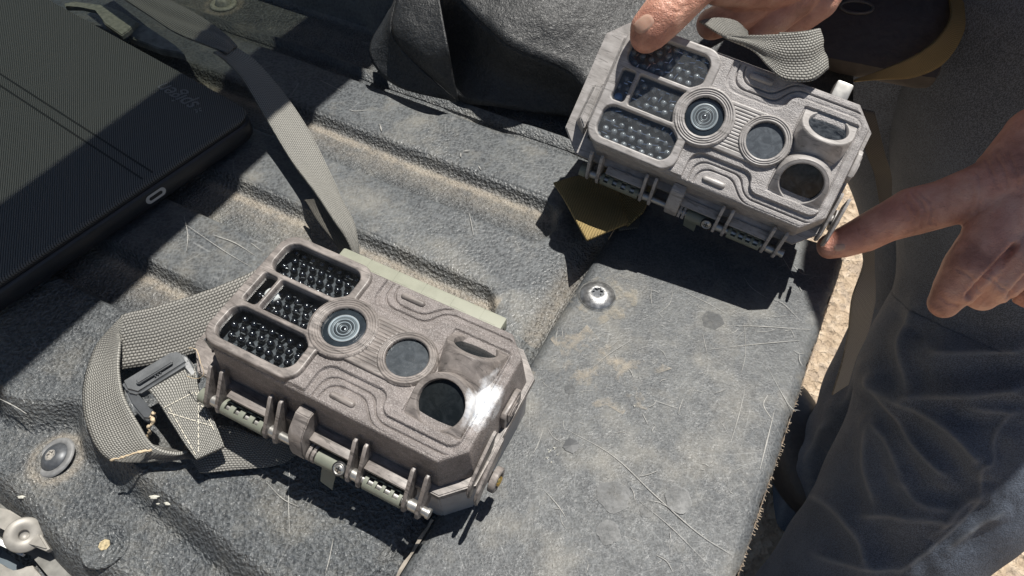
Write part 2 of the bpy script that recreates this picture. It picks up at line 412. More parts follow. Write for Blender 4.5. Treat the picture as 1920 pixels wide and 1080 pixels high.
def trail_camera(kind, label):
    A = kind == 'A'
    shell, smooth = MAT['shell'+kind], MAT['smooth'+kind]
    t = empty('trail_camera'); tag(t, label, 'trail camera', 'two trail cameras on the tailgate')
    # back half of the case
    bm = bmesh.new()
    prism(bm, chpoly(-76.5, 87.5, -42.5, 42.5, 12.5), -29.3, chpoly(-75.5, 86.5, -41.8, 41.8, 12.5), -31)
    prism(bm, chpoly(-75.5, 86.5, -41.8, 41.8, 12.5), -31.05, chpoly(-74.5, 85.6, -41.2, 41.2, 11.5), -67)
    bmesh.ops.bevel(bm, geom=[e for e in bm.edges if e.calc_length() > 8], offset=0.7, segments=2, affect='EDGES')
    hard(obj('back_case', bm_mesh('back_case', S(bm)), simple('back_case_plastic', (0.33, 0.31, 0.30) if A else (0.07, 0.07, 0.07), 0.5, var=0.12, bumpd=0.00015, bscale=1500), t))
    bm = bmesh.new(); prism(bm, chpoly(-75.5, 86.5, -41.6, 41.6, 12.5), -27.9, chpoly(-75.5, 86.5, -41.6, 41.6, 12.5), -29.4)
    hard(obj('gasket', bm_mesh('gasket', S(bm)), MAT['seal'], t))
    # front half: flange plus the relief of the face
    bm = bmesh.new(); prism(bm, chpoly(-77.6, 88.8, -43.6, 43.6, 12.5), -24, chpoly(-78, 89.2, -44, 44, 12.5), -28)
    for f in list(bm.faces):
        if all(v.co.z > -24.1 for v in f.verts): pass
    bmesh.ops.bevel(bm, geom=[e for e in bm.edges if e.calc_length() > 8], offset=0.6, segments=2, affect='EDGES')
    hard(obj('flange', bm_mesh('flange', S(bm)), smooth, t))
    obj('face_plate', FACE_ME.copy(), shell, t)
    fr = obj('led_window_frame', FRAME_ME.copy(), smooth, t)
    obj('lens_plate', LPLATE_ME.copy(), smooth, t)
    # window panes, LED board, LEDs
    for k, (x0, x1, y0, y1) in enumerate(((-55, -8, 11.8, 32), (-54.2, -45.4, -9.6, 9.6), (-43.6, -14, -9.6, 9.6), (-55, -8, -32, -11.8))):
        f = WIN[k]
        me = hf('pane', x0, x1, y0, y1, 0.5, lambda X, Y: np.where(f(X, Y) < 0.4, 1.6, np.nan))
        obj('window_pane', me, MAT['pane'+kind], fr)
    bm = bmesh.new(); box(bm, -57.5, -2, -35, 35, -8.2, -7.4)
    for x0, x1, y0, y1 in ((-57.5, -57, -35, 35), (-2.5, -2, -35, 35), (-57, -2.5, -35, -34.5), (-57, -2.5, 34.5, 35), (-57, -2.5, 9.9, 10.6), (-57, -2.5, -10.6, -9.9)): box(bm, x0, x1, y0, y1, -7.4, 0.4)
    hard(obj('led_board', bm_mesh('led_board', S(bm)), MAT['board'] if A else simple('grey_led_board', (.06, .065, .07), .4, var=.4, scale=300), t))
    vs, fs, lv, lf_ = [], [], [], []
    rr = random.Random(3 if A else 5); zo = 0.0 if A else 1.6
    for j in range(-6, 7):
        for i in range(9):
            x = -53 + i*5.6 + (2.8 if j % 2 else 0); y = j*5.1
            if x > -5 or math.hypot(x, y) < 19 or abs(abs(y)-10.5) < 1.6: continue
            tx, ty = rr.uniform(-.2, .2), rr.uniform(-.2, .2)
            prof = [(1.9, -7.4), (1.9, -4.2)]+[(1.9*math.cos(a), -4.2+1.9*math.sin(a)) for a in (0.3, 0.65, 1.0, 1.3)]
            b0 = len(vs); n = 14
            for r, z in prof:
                for q in range(n): vs.append(((x+tx*(z+7.4)/5+r*math.cos(2*math.pi*q/n))*MM, (y+ty*(z+7.4)/5+r*math.sin(2*math.pi*q/n))*MM, (z+zo)*MM))
            vs.append(((x+tx)*MM, (y+ty)*MM, (zo-2.3)*MM)); top = len(vs)-1
            for k in range(len(prof)-1):
                for q in range(n): fs.append((b0+k*n+q, b0+k*n+(q+1) % n, b0+(k+1)*n+(q+1) % n, b0+(k+1)*n+q))
            for q in range(n): fs.append((b0+(len(prof)-1)*n+q, b0+(len(prof)-1)*n+(q+1) % n, top))
            # tinned leads beside each LED
            if rr.random() < (0.55 if A else 0.9):
                bmx = rr.uniform(-2.6, 2.6); a = rr.choice((0, 0, 0.3, 1.3)); ca, sa = math.cos(a), math.sin(a); l = rr.uniform(1.2, 2.8) * (1 if A else 1.3)
                c0 = (x+2.9+bmx*0.2, y+bmx)
                q0 = len(lv)
                for zz in (-6.4, -6.0):
                    for ax, ay in ((-l/2, -.2), (l/2, -.2), (l/2, .2), (-l/2, .2)): lv.append(((c0[0]+ax*ca-ay*sa)*MM, (c0[1]+ax*sa+ay*ca)*MM, (zz+3.4+zo*.8)*MM))
                lf_ += [(q0, q0+1, q0+2, q0+3), (q0+4, q0+5, q0+6, q0+7), (q0, q0+1, q0+5, q0+4), (q0+1, q0+2, q0+6, q0+5), (q0+2, q0+3, q0+7, q0+6), (q0+3, q0, q0+4, q0+7)]
    tag(obj('led_array', mesh('leds', vs, fs), MAT['led'] if A else simple('pale_led', (.13, .14, .15), .14, spec=.9), t), 'rows of small dark glassy LEDs', kind='stuff')
    tag(obj('led_lead', mesh('leads', lv, lf_), MAT['tin'], t, smooth=False), 'short shiny leads between the LEDs', kind='stuff')
    bm = bmesh.new(); cyl(bm, (-46.2 if A else -50.5, 2.0 if A else -6.5, -7.3), (-46.2 if A else -50.5, 2.0 if A else -6.5, -0.5), 3.4 if A else 2.4)
    obj('light_sensor', bm_mesh('light_sensor', S(bm)), MAT['whitedot'] if A else simple('blue_sensor', (0.08, 0.2, 0.42), 0.2), t)
    # main lens
    lens = obj('main_lens', lathe([(11.2*MM, 2.6*MM), (10.9*MM, 2.75*MM), (7.4*MM, 2.75*MM)], 64), MAT['darkglass'], t)
    for r0, r1, z, mt in ((7.6, 6.5, 3.2, 'rim'), (6.5, 5.4, 3.0, 'rim2'), (5.4, 5.0, 3.1, 'rim'), (5.0, 3.8, 2.95, 'rim3'), (3.8, 3.35, 3.05, 'rim'), (3.35, 2.1, 2.9, 'rim3'), (2.1, 1.7, 3.0, 'rim2')):
        obj('lens_ring', lathe([(r0*MM, (z-.3)*MM), (r0*MM, z*MM), (r1*MM, z*MM), (r1*MM, (z-.4)*MM)], 56), MAT[mt], lens)
    obj('lens_element', lathe([(1.75*MM, 2.6*MM), (1.2*MM, 3.0*MM), (0.6*MM, 3.15*MM), (0.0001*MM, 3.2*MM)], 32), MAT['led'], lens)
    obj('lens_glass', lathe([(7.4*MM, 3.35*MM), (4.5*MM, 3.6*MM), (2*MM, 3.75*MM), (0.0001*MM, 3.8*MM)], 48), glassy('coated_lens_glass', (0.85, 0.9, 0.93), 0.03, 0.02 if A else 0.12), lens)
    s2 = obj('second_lens', lathe([(10.4*MM, 2.0*MM), (5*MM, 2.15*MM), (0.0001*MM, 2.2*MM)], 64, Matrix.Translation((36*MM, 0, 0))), MAT['filt'+kind], t)
    # raised bars above and below
    for sy in (1, -1):
        bm = bmesh.new()
        if True:
            m_ = bmesh.ops.create_uvsphere(bm, u_segments=24, v_segments=16, radius=1)['verts']
            for v in m_:
                x = v.co.x*1.9+(5.0 if v.co.x > 0.01 else -5.0 if v.co.x < -0.01 else 0); v.co = Vector((20+x, sy*31.0+v.co.y*1.75, 0.1+max(v.co.z, -0.2)*1.6))
        obj('raised_bar', bm_mesh('raised_bar', S(bm)), smooth, t)
    # motion sensor
    for sgn in (-1, 1):
        hm, wm = eye_meshes(sgn)
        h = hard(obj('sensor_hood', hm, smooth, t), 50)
        obj('sensor_window', wm, MAT['fresnel' if A else 'fresnelB'], h)
    # hinge side
    for x0, x1 in ((-42.5, -17.2), (6.6, 31.2), (38.5, 61.8)):
        bm = bmesh.new(); box(bm, x0, x1, -48.2, -43, -25.8, -23.0, 0.5); hard(obj('ledge', bm_mesh('ledge', S(bm)), smooth, t))
    for x in (-53.5, -46.5, -17.0, -11.0, 31.5, 37.4, 62.6, 70.0):
        bm = bmesh.new(); poly_extrude_x(bm, [(-39.5, -12.5), (-42.2, -12.2), (-47.5, -20), (-54.3, -29), (-55.2, -33), (-53, -36.5), (-44, -37), (-42, -30)], x-0.95, x+0.95)
        bmesh.ops.bevel(bm, geom=list(bm.edges), offset=0.3, segments=1, affect='EDGES')
        hard(obj('hinge_fin', bm_mesh('hinge_fin', S(bm)), smooth, t))
    bm = bmesh.new(); cyl(bm, (-57, -50.6, -32), (73.5, -50.6, -32), 2.2); cyl(bm, (73.5, -50.6, -32), (75, -50.6, -32), 2.6)
    for x in (-50, -14, 34.4, 66.4): cyl(bm, (x-2.0, -50.6, -32), (x+2.0, -50.6, -32), 2.9)
    hard(obj('hinge_pin', bm_mesh('hinge_pin', S(bm)), MAT['steel'], t))
    for x0, x1, holes in ((-59, -55, 0), (-44.5, -19, 4), (13, 29.5, 0), (40, 60.5, 4)):
        # knuckle sleeve with little square windows cut in its upper side
        n = 32; R0, R1 = 4.1, 3.2; ax = (-50.6, -32)
        segs = [x0]; op = set()
        if holes:
            pitch = (x1-x0-2)/holes
            for q in range(holes): segs += [x0+2+q*pitch, x0+2+q*pitch+2.9]; op.add(len(segs)-2)
        segs.append(x1); bm = bmesh.new()
        ring = lambda x, r: [bm.verts.new((x, ax[0]+r*math.cos(2*math.pi*i/n), ax[1]+r*math.sin(2*math.pi*i/n))) for i in range(n)]
        O = [ring(x, R0) for x in segs]; I = [ring(x, R1) for x in segs]; cut = set(range(5, 11))
        for k in range(len(segs)-1):
            for i in range(n):
                j = (i+1) % n
                if k in op and i in cut: continue
                bm.faces.new((O[k][i], O[k][j], O[k+1][j], O[k+1][i])); bm.faces.new((I[k][i], I[k+1][i], I[k+1][j], I[k][j]))
            if k in op:
                for i in cut:
                    j = (i+1) % n
                    bm.faces.new((O[k][i], I[k][i], I[k][j], O[k][j])); bm.faces.new((O[k+1][i], O[k+1][j], I[k+1][j], I[k+1][i]))
                for i in (5, 11): bm.faces.new((O[k][i], O[k+1][i], I[k+1][i], I[k][i]))
        for e in (0, -1):
            for i in range(n): bm.faces.new((O[e][i], O[e][(i+1) % n], I[e][(i+1) % n], I[e][i]))
        hard(obj('hinge_sleeve', bm_mesh('hinge_sleeve', S(bm)), MAT['olive'], t))
    for x in (8.9, 11.4):
        bm = bmesh.new(); cyl(bm, (x-.8, -50.6, -32), (x+.8, -50.6, -32), 4.3); box(bm, x-.8, x+.8, -50, -43, -31, -27.5); hard(obj('hinge_ring', bm_mesh('hinge_ring', S(bm)), smooth, t))
    # latch block and its tab
    bm = bmesh.new(); poly_extrude_x(bm, [(-38, -10), (-43.0, -9.6), (-50.0, -14.5), (-52.6, -18), (-55, -28), (-55, -34), (-52, -37), (-43, -37)], -0.5, 7.6)
    bmesh.ops.bevel(bm, geom=[e for e in bm.edges], offset=0.5, segments=2, affect='EDGES'); hard(obj('latch', bm_mesh('latch', S(bm)), smooth, t))
    bm = bmesh.new(); q = [(11.5, -47, -38), (20.5, -47, -38), (21.5, -57.5, -49), (13.5, -56.5, -49)]
    a = [bm.verts.new(p) for p in q]; b = [bm.verts.new((p[0], p[1]-.5, p[2]-1.6)) for p in q]
    bm.faces.new(a); bm.faces.new(b[::-1])
    for i in range(4): bm.faces.new((a[i], b[i], b[(i+1) % 4], a[(i+1) % 4]))
    hard(obj('tab', bm_mesh('tab', S(bm)), MAT['olive'], t))
    # screw in the sleeve
    Ms = Matrix.Translation(Vector((26.6, -52.6, -28.2))*MM) @ Matrix.Rotation(R(38), 4, 'X') @ Matrix.Scale(MM, 4)
    sc = obj('screw', lathe([(3.0, -1.5), (3.0, .25), (2.5, .25), (2.4, -.2), (2.2, -.2), (1.9, .3), (0.001, .5)], 32, Ms), MAT['steel'], t)
    bm = bmesh.new(); box(bm, -1.4, 1.4, -.28, .28, .3, .62); box(bm, -.28, .28, -1.4, 1.4, .3, .63)
    for v in bm.verts: v.co = Ms @ v.co
    obj('screw_slot', bm_mesh('slot', bm), MAT['seal'], sc, smooth=False)
    obj('screw_well', lathe([(3.7, -1), (3.6, .3), (3.05, .3), (3.05, -.5)], 32, Ms), MAT['seal'], sc)
    # right side: padlock clip, latch lever, round knob
    bm = bmesh.new(); poly = [(-0.5, -14), (1.5, -11.8), (15, -11.8), (17.5, -14), (17.5, -24), (-0.5, -24)]
    poly_extrude_x(bm, poly, 85.4, 88.0); poly_extrude_x(bm, [(y, z+.01) for y, z in [(2.2, -13.4), (14.6, -13.4), (14.6, -22), (2.2, -22)]], 88.0, 88.7)
    bmesh.ops.bevel(bm, geom=list(bm.edges), offset=0.35, segments=1, affect='EDGES'); cl = hard(obj('lock_clip', bm_mesh('lock_clip', S(bm)), smooth, t))
    Mo = Matrix.Translation(Vector((88.8, 7.6, -17))*MM) @ Matrix.Rotation(R(90), 4, 'Y') @ Matrix.Diagonal((1.0, 1.9, 1, 1)) @ Matrix.Scale(MM, 4)
    obj('oval_button', lathe([(2.3, 0), (2.2, .5), (1.7, .5), (1.6, .1), (0.9, .1), (.8, .5), (0.001, .6)], 32, Mo), smooth, cl)
    for k, (x, yo) in enumerate(((86.6, 0), (91.2, -1.5))):
        bm = bmesh.new(); poly_extrude_x(bm, [(-8+yo, -10.5), (-11+yo, -10.0), (-22+yo, -14), (-34+yo, -19), (-37+yo, -24), (-36.5+yo, -31), (-33+yo, -31), (-30+yo, -26), (-12+yo, -21)], x, x+1.5)
        bmesh.ops.bevel(bm, geom=list(bm.edges), offset=0.45, segments=2, affect='EDGES'); hard(obj('latch_lever', bm_mesh('latch_lever', S(bm)), smooth, t))
    Mk = Matrix.Translation(Vector((88, -20.5, -37))*MM) @ Matrix.Rotation(R(90), 4, 'Y') @ Matrix.Scale(MM, 4)
    kn = hard(obj('mount_knob', lathe([(3, -3), (3, 4), (6.4, 4), (6.6, 4.6), (6.6, 6.8), (6.0, 7.4), (4.2, 7.4), (4.0, 6.6), (0.001, 6.6)], 40, Mk), smooth, t))
    obj('knob_centre', lathe([(2.6, 6.6), (2.4, 8.2), (0.001, 8.4)], 24, Mk), MAT['brass' if A else 'steel'], kn)
    # left ear
    bm = bmesh.new(); prism(bm, [(-73, -26), (-65, -32), (-65, 2), (-72, -1)], -24.2, [(-69, -24), (-64, -29), (-64, 0), (-68, -3)], -13)
    bmesh.ops.bevel(bm, geom=list(bm.edges), offset=0.8, segments=2, affect='EDGES'); hard(obj('side_ear', bm_mesh('side_ear', S(bm)), smooth, t))
    # mounting plate behind
    bm = bmesh.new()
    if A: box(bm, -54, 56, 30, 65.5, -50, -38.5, 1.6)
    else: box(bm, 60, 70, 30, 56, -46, -34, 1.5)
    hard(obj('mounting_plate', bm_mesh('mounting_plate', S(bm)), MAT['greenbar'] if A else MAT['steel'], t))
    if A:
        bm = bmesh.new()
        for q in range(5):
            box(bm, -34+q*19, -33.85+q*19, 58, 65.53, -40.8, -38.44)
            box(bm, -34+q*19, -24+q*19, 57.9, 58.05, -38.6, -38.44)
        tag(obj('plate_groove', bm_mesh('plate_groove', S(bm)), simple('groove_shade', (.17, .175, .14), .6), t, smooth=False), kind='stuff')
        bm = bmesh.new(); box(bm, 55.9, 56.15, 57, 61, -46, -42); obj('plate_notch', bm_mesh('notch', S(bm)), MAT['seal'], t, smooth=False)
    return t
def pose(o, r, tr):
    r = Vector(r); o.rotation_mode = 'QUATERNION'; o.rotation_quaternion = Matrix.Rotation(r.length, 4, r.normalized()).to_quaternion(); o.location = tr
CAMA = trail_camera('A', 'brownish camouflage trail camera lying flat in front with a white patch by its sensor')
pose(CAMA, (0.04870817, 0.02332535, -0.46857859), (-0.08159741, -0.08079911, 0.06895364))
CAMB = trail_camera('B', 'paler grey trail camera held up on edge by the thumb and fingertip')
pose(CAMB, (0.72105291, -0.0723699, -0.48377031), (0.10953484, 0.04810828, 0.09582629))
# ------------------------------------------------------------------ ground far below the tailgate
m = Mat('sandy_gravel', 0.9)
n = m.noise(45, 6, 0.65); st = m.voro(60, out='Color')
c = m.ramp(n, [(0.3, (0.30, 0.22, 0.15)), (0.5, (0.47, 0.36, 0.25)), (0.7, (0.60, 0.49, 0.37))])
sx = NN(m.nt, 'ShaderNodeSeparateColor'); m.L(st, sx.inputs[0])
c = m.mix(m.ramp(sx.outputs[0], [(0.80, 0.0), (0.86, 0.5)]), c, (0.34, 0.27, 0.21))
m.color(c); m.bump(n, 0.02); m.bump(m.voro(70), 0.006)
me = mesh('ground', [(-60, -60, -.82), (60, -60, -.82), (60, 60, -.82), (-60, 60, -.82)], [(0, 1, 2, 3)])
tag(obj('ground', me, m), kind='structure')

# ------------------------------------------------------------------ the truck: bed liner, tailgate board, metal, screws
TRUCK = empty('pickup_truck', bed(0, 0, 0)); tag(TRUCK, 'open rear of a pickup truck with scuffed black plastic bed liner', 'truck')
PITCHV = 87.3
def vb(u): return -197 + 11*np.exp(-((u+178)/13)**2) - 5*np.exp(-((u+215)/16)**2) - 0.09*(u+150)*(u > -150)
def liner_z(u, v):
    ph = (v+12) % PITCHV                                    # 0 at the foot of the slope that faces the viewer
    up = np.clip((ph-1)/8.5, 0, 1); up = up*up*(3-2*up)
    dn = np.clip((ph-54)/4, 0, 1); dn = dn*dn*(3-2*dn)
    g = 1-up*(1-dn)                                         # 1 in the groove
    phc = np.where(ph > 50, ph-PITCHV, ph); end = 2 - ((phc+16)/16)**2*7
    ge = 1-np.clip((u-end+6)/7, 0, 1); ge = ge*ge*(3-2*ge)
    z = -9.8*g*ge*np.clip((v+132)/5, 0, 1)*(v < 145)
    z = z - 6*np.exp(-((u-30.5)/6.5)**2)*np.clip((70-v)/12, 0, 1)
    b = vb(u); s = np.clip((b-v)/15, 0, 1); s = s*s*(3-2*s); z = z-17*s
    rimv = np.clip((-236-v)/26, 0, 1)
    edge = -243-9*np.exp(-((u+120)/40)**2)
    z = z-26*np.clip((edge+8-v)/16, 0, 1)**2
    for (bu, bv) in ((-172.6, -216.5), (-110.6, -237.7)):
        rr_ = np.hypot(u-bu, v-bv); z = z + 1.6*np.exp(-(rr_/15)**6)
    w1 = np.clip((v-146)/8, 0, 1); z = z - 5*w1*w1*(3-2*w1) + 50*np.clip((v-196)/10, 0, 1)
    z = z + 0.5*np.sin(u/37+v/51)+0.35*np.sin(u/23-v/31)
    return z
def liner_attr(u, v):
    ph = (v+12) % PITCHV; phc = np.where(ph > 50, ph-PITCHV, ph)
    inu = (u < -2) & (v > -128) & (v < 140)
    dust = np.exp(-((phc+2)/3.2)**2)*inu*0.9 + 0.35*np.exp(-((phc+9)/10)**2)*inu
    dust = dust + 0.55*np.exp(-((u-29)/7)**2)*(v < 75)*(v > -30)
    for (bu, bv, br) in ((-172.6, -216.5, 13.5), (-110.6, -237.7, 6), (-400, 171, 16)):
        rr_ = np.hypot(u-bu, v-bv); dust = dust + 0.55*np.exp(-((rr_-br)/2.5)**2)+0.3*np.exp(-(rr_/br)**2)
    g = liner_z(u, v)
    flat = np.clip((g+2.5)/2.0, 0, 1)*(v > -100)*(1-np.exp(-((u-30)/12)**2))
    return {'dust': np.clip(dust, 0, 1), 'flat': flat}
me = hf('bed_liner', -640, 37, -266, 215, 1.5, liner_z, liner_attr)
co = np.empty(len(me.vertices)*3, np.float32); me.vertices.foreach_get('co', co); co = co.reshape(-1, 3)
xy = co[:, :1]*np.array([[BU.x, BU.y]])+co[:, 1:2]*np.array([[BV.x, BV.y]]); co[:, :2] = xy
me.vertices.foreach_set('co', co.ravel()); me.update()
def plastic(name, attrs):
    m = Mat(name, 0.5, spec=0.5)
    big = m.noise(7, 6, 0.68); mid = m.noise(55, 6, 0.7); fine = m.noise(420, 3, 0.6)
    gr = m.noise(700 if attrs else 1000, 2, 0.5, dist=0.6 if attrs else 1.5); vc = m.voro(430 if attrs else 700, 'F1')
    if attrs: flat = m.attr('flat'); dust = m.attr('dust')
    base = m.ramp(m.math('ADD', m.math('MULTIPLY', big, 0.6), m.math('MULTIPLY', mid, 0.4)), [(0.36, (0.028, 0.031, 0.035)), (0.49, (0.052, 0.056, 0.059)), (0.60, (0.105, 0.108, 0.105))])
    # peaks of the grain rubbed pale
    hh = m.math('ADD', m.math('MULTIPLY', gr, 0.7), m.math('MULTIPLY', vc, 0.5))
    pk = m.ramp(hh, [(0.46, 0.0), (0.70, 0.55)])
    base = m.mix(pk, base, (0.135, 0.145, 0.152))
    base = m.mix(m.ramp(fine, [(0.36, 0.4), (0.52, 0.0)]), base, (0.05, 0.053, 0.058))
    # rubbing scratches: thin cell borders stretched in two directions
    for k, (sc, rz, thr) in enumerate((((14, 90, 30), 0.4, 0.01), ((80, 12, 30), 1.1, 0.01), ((26, 60, 30), 2.2, 0.008))):
        cs = m.coord('Object', sc, (0, 0, rz)); e = m.voro(1.0, 'DISTANCE_TO_EDGE', cs)
        msk = m.ramp(m.noise(30+10*k, 3, 0.6), [(0.5, 0.0), (0.62, 0.45)])
        base = m.mix(m.math('MULTIPLY', m.ramp(e, [(0.0, 1.0), (thr, 0.0)]), msk), base, (0.27, 0.275, 0.275))
    if attrs:
        d = m.math('MULTIPLY', dust, m.ramp(m.noise(130, 5, 0.7), [(0.3, 0.35), (0.6, 1.0)]))
        base = m.mix(m.math('MINIMUM', m.math('MULTIPLY', d, 0.75), 0.6), base, (0.36, 0.31, 0.245))
    if not attrs: base = m.mix(1.0, base, (0.80, 0.80, 0.80), 'MULTIPLY')
    t2 = m.ramp(m.noise(22, 4, 0.65), [(0.50, 0.0), (0.75, 0.30)])
    base = m.mix(t2, base, (0.36, 0.33, 0.27))
    m.color(base)
    amp = m.math('SUBTRACT', 1.0, m.math('MULTIPLY', flat, 0.86)) if attrs else 0.3
    m.bump(m.math('MULTIPLY', hh, amp), 0.0025 if attrs else 0.0011)
    m.bump(m.math('MULTIPLY', fine, 0.6), 0.0003)
    m.rough(m.ramp(m.noise(260, 4, .7), [(0.35, 0.30), (0.65, 0.56)] if attrs else [(0.35, 0.42), (0.65, 0.62)]))
    return m
MAT['liner'] = plastic('scuffed_liner_plastic', True)
MAT['boardp'] = plastic('scuffed_tailgate_plastic', False)
liner = obj('bed_liner', me, MAT['liner'], TRUCK)
# tailgate board: a flat sheet with a worn rolled edge
def board_z(u, v):
    z = np.full_like(u, 2.6)+0.25*np.sin(u/19+v/27)
    e = 179.5+0.5*np.sin(v/3.1)*np.sin(v/1.27)+0.4*np.sin(v/7.7)
    dR = u-e; dL = 35.8-u+0.25*np.sin(v/9); dT = v-(131+0.3*np.sin(u/5))
    d = smax(smax(dR, dT, 9), dL, 1)
    z = z-3.0*np.clip((d+7)/7, 0, 1)**2.2
    z = np.where(dL > -1.2, z-2.2*np.clip((dL+1.2)/1.2, 0, 1), z)
    z = np.where(d > 0, z-d*6, z)
    return np.where(d > 1.2, np.nan, z)
me = hf('tailgate_board', 33, 184, -420, 134, 1.1, board_z)
co = np.empty(len(me.vertices)*3, np.float32); me.vertices.foreach_get('co', co); co = co.reshape(-1, 3)
xy = co[:, :1]*np.array([[BU.x, BU.y]])+co[:, 1:2]*np.array([[BV.x, BV.y]]); co[:, :2] = xy
me.vertices.foreach_set('co', co.ravel()); me.update()
tb = obj('tailgate_board', me, MAT['boardp'], TRUCK)
# frayed tan edge of the board and the pale edge at the seam
vs, fs = [], []
rr = random.Random(8)
def quadstrip(pa, pb):
    for k in range(len(pa)-1):
        b = len(vs); vs.extend([pa[k], pb[k], pb[k+1], pa[k+1]]); fs.append((b, b+1, b+2, b+3))
pa, pb = [], []
for k in range(0, 560):
    v = -420+k*0.97; j = rr.uniform(-.35, .6)
    pa.append(bed(179.6+j*.5, v, -0.0022)); pb.append(bed(180.7+j, v, -0.0075))
quadstrip(pa[:], pb[:])
for k in range(260):
    v = rr.uniform(-230, 125); l = rr.uniform(.5, 2.0); a = rr.uniform(-1.2, 1.2); p = bed(180.2, v, -0.004)
    q = p+BU*(l*MM)+BV*(a*MM); w_ = BV*0.00012; vs.extend([p-w_, p+w_, q+w_, q-w_]); fs.append((len(vs)-4, len(vs)-3, len(vs)-2, len(vs)-1))
tag(obj('frayed_edge', mesh('frayed', vs, fs), simple('tan_frayed_edge', (0.30, 0.24, 0.18), 0.8, var=0.4), TRUCK, smooth=False), 'tan frayed fibres along the board edge', kind='stuff')
bm = bmesh.new(); p = [bed(181, -420, -.006), bed(181, 126, -.006), bed(36, 126, -.006), bed(36, -420, -.006)]
a = [bm.verts.new(q-Vector((0, 0, 0.002))) for q in p]; b = [bm.verts.new(q-BU*0.006-Vector((0, 0, 0.05))) for q in p]
bm.faces.new(a); bm.faces.new(b[::-1])
for i in range(4): bm.faces.new((a[i], b[i], b[(i+1) % 4], a[(i+1) % 4]))
hard(obj('tailgate_body', bm_mesh('tailgate_body', bm), simple('tailgate_metal', (0.02, 0.022, 0.026), 0.5), TRUCK))
bm = bmesh.new(); n = 40
for k in range(n): pass
pts0 = [bed(34.2+0.5*math.sin(k*1.7), -150-k*4.0, -0.001) for k in range(30)]; pts1 = [bed(36.4, -150-k*4.0, 0.0012) for k in range(30)]
vs, fs = [], []; quadstrip(pts0, pts1); obj('seam_edge', mesh('seam', vs, fs), simple('pale_cut_edge', (0.36, 0.32, 0.27), 0.8, var=0.3), TRUCK)

# screws
def screw(center, r_head, r_wash, tilt=(0, 0), star=True, mat_w=None, dome=0.35, mat_h=None):
    Q = Matrix.Translation(center) @ Matrix.Rotation(tilt[0], 4, 'X') @ Matrix.Rotation(tilt[1], 4, 'Y') @ Matrix.Scale(MM, 4)
    s = empty('screw'); s.parent = TRUCK
    bpy.data.objects.remove(s)
    h = lathe([(r_head, 0), (r_head, .5), (r_head*.94, 1.1), (r_head*.8, 1.1+r_head*dome*.45), (r_head*.55, 1.1+r_head*dome*.85), (r_head*.34, 1.1+r_head*dome), (r_head*.30, 1.1+r_head*dome-.3), (r_head*.28, 1.1+r_head*dome-1.6), (0.001, 1.1+r_head*dome-1.7)], 48, Q)
    ho = obj('screw', h, mat_h or MAT['worn_steel'], TRUCK)
    if r_wash:
        wo = obj('washer', lathe([(r_wash+.4, -0.6), (r_wash, .35), (r_wash*.93, .7), (r_head*1.02, .75), (r_head*.98, .2)], 48, Q), mat_w or MAT['worn_washer'], ho)
    if star:
        bm = bmesh.new(); zz = 1.1+r_head*dome; rad = r_head*.34; n = 24
        c = bm.verts.new((0, 0, zz-1.2)); out = [bm.verts.new((rad*(.78+.22*math.cos(6*2*math.pi*i/n))*math.cos(2*math.pi*i/n), rad*(.78+.22*math.cos(6*2*math.pi*i/n))*math.sin(2*math.pi*i/n), zz+.02)) for i in range(n)]
        low = [bm.verts.new((v.co.x*.92, v.co.y*.92, zz-1.2)) for v in out]
        ring_ = [bm.verts.new((rad*1.12*math.cos(2*math.pi*i/n), rad*1.12*math.sin(2*math.pi*i/n), zz-.05)) for i in range(n)]
        for i in range(n):
            j = (i+1) % n; bm.faces.new((out[i], out[j], low[j], low[i])); bm.faces.new((low[i], low[j], c)); bm.faces.new((ring_[i], ring_[j], out[j], out[i]))
        for v in bm.verts: v.co = Q @ v.co
        obj('star_recess', bm_mesh('star', bm), MAT['pale_recess'] if mat_w is MAT['dullwash'] else MAT['grey_head'], ho, smooth=False)
    return ho
MAT['worn_steel'] = simple('worn_steel', (0.30, 0.30, 0.30), 0.42, 0.85, 0.4, 300, 0.0002, 500)
MAT['worn_washer'] = simple('dusty_washer', (0.30, 0.30, 0.29), 0.5, 0.5, 0.35, 300)
MAT['grey_head'] = simple('dark_dusty_screw', (0.075, 0.08, 0.088), 0.45, 0.3, 0.3, 300)
MAT['green_head'] = simple('dusty_olive_screw', (0.24, 0.24, 0.20), 0.6, 0.1, 0.3, 300)
MAT['pale_recess'] = simple('dusty_recess', (.34, .32, .29), .6, .2, .3, 400)
MAT['dullwash'] = simple('dull_washer', (0.19, 0.19, 0.19), 0.6, 0.2, 0.2, 300)
lz = lambda u, v: float(liner_z(np.array([u]), np.array([v]))[0])/1000
tag(screw(at(1120, 552, 0.0045)-Vector((0, 0, .0015)), 11.0, 11.8, dome=.27), 'large bright domed steel screw in the tailgate board')
tag(screw(bed(-172.6, -216.5, lz(-172.6, -216.5)+.0012), 8.2, 11.3, (R(4), R(-14)), mat_w=MAT['dullwash'], mat_h=MAT['grey_head'], dome=.3), 'dark screw with a pale star recess on a wide washer')
tag(screw(bed(-400, 171, lz(-400, 171)+.001), 7.5, 12.0, mat_w=MAT['green_head'], mat_h=MAT['green_head'], dome=.6), 'dusty round-headed screw near the top edge')
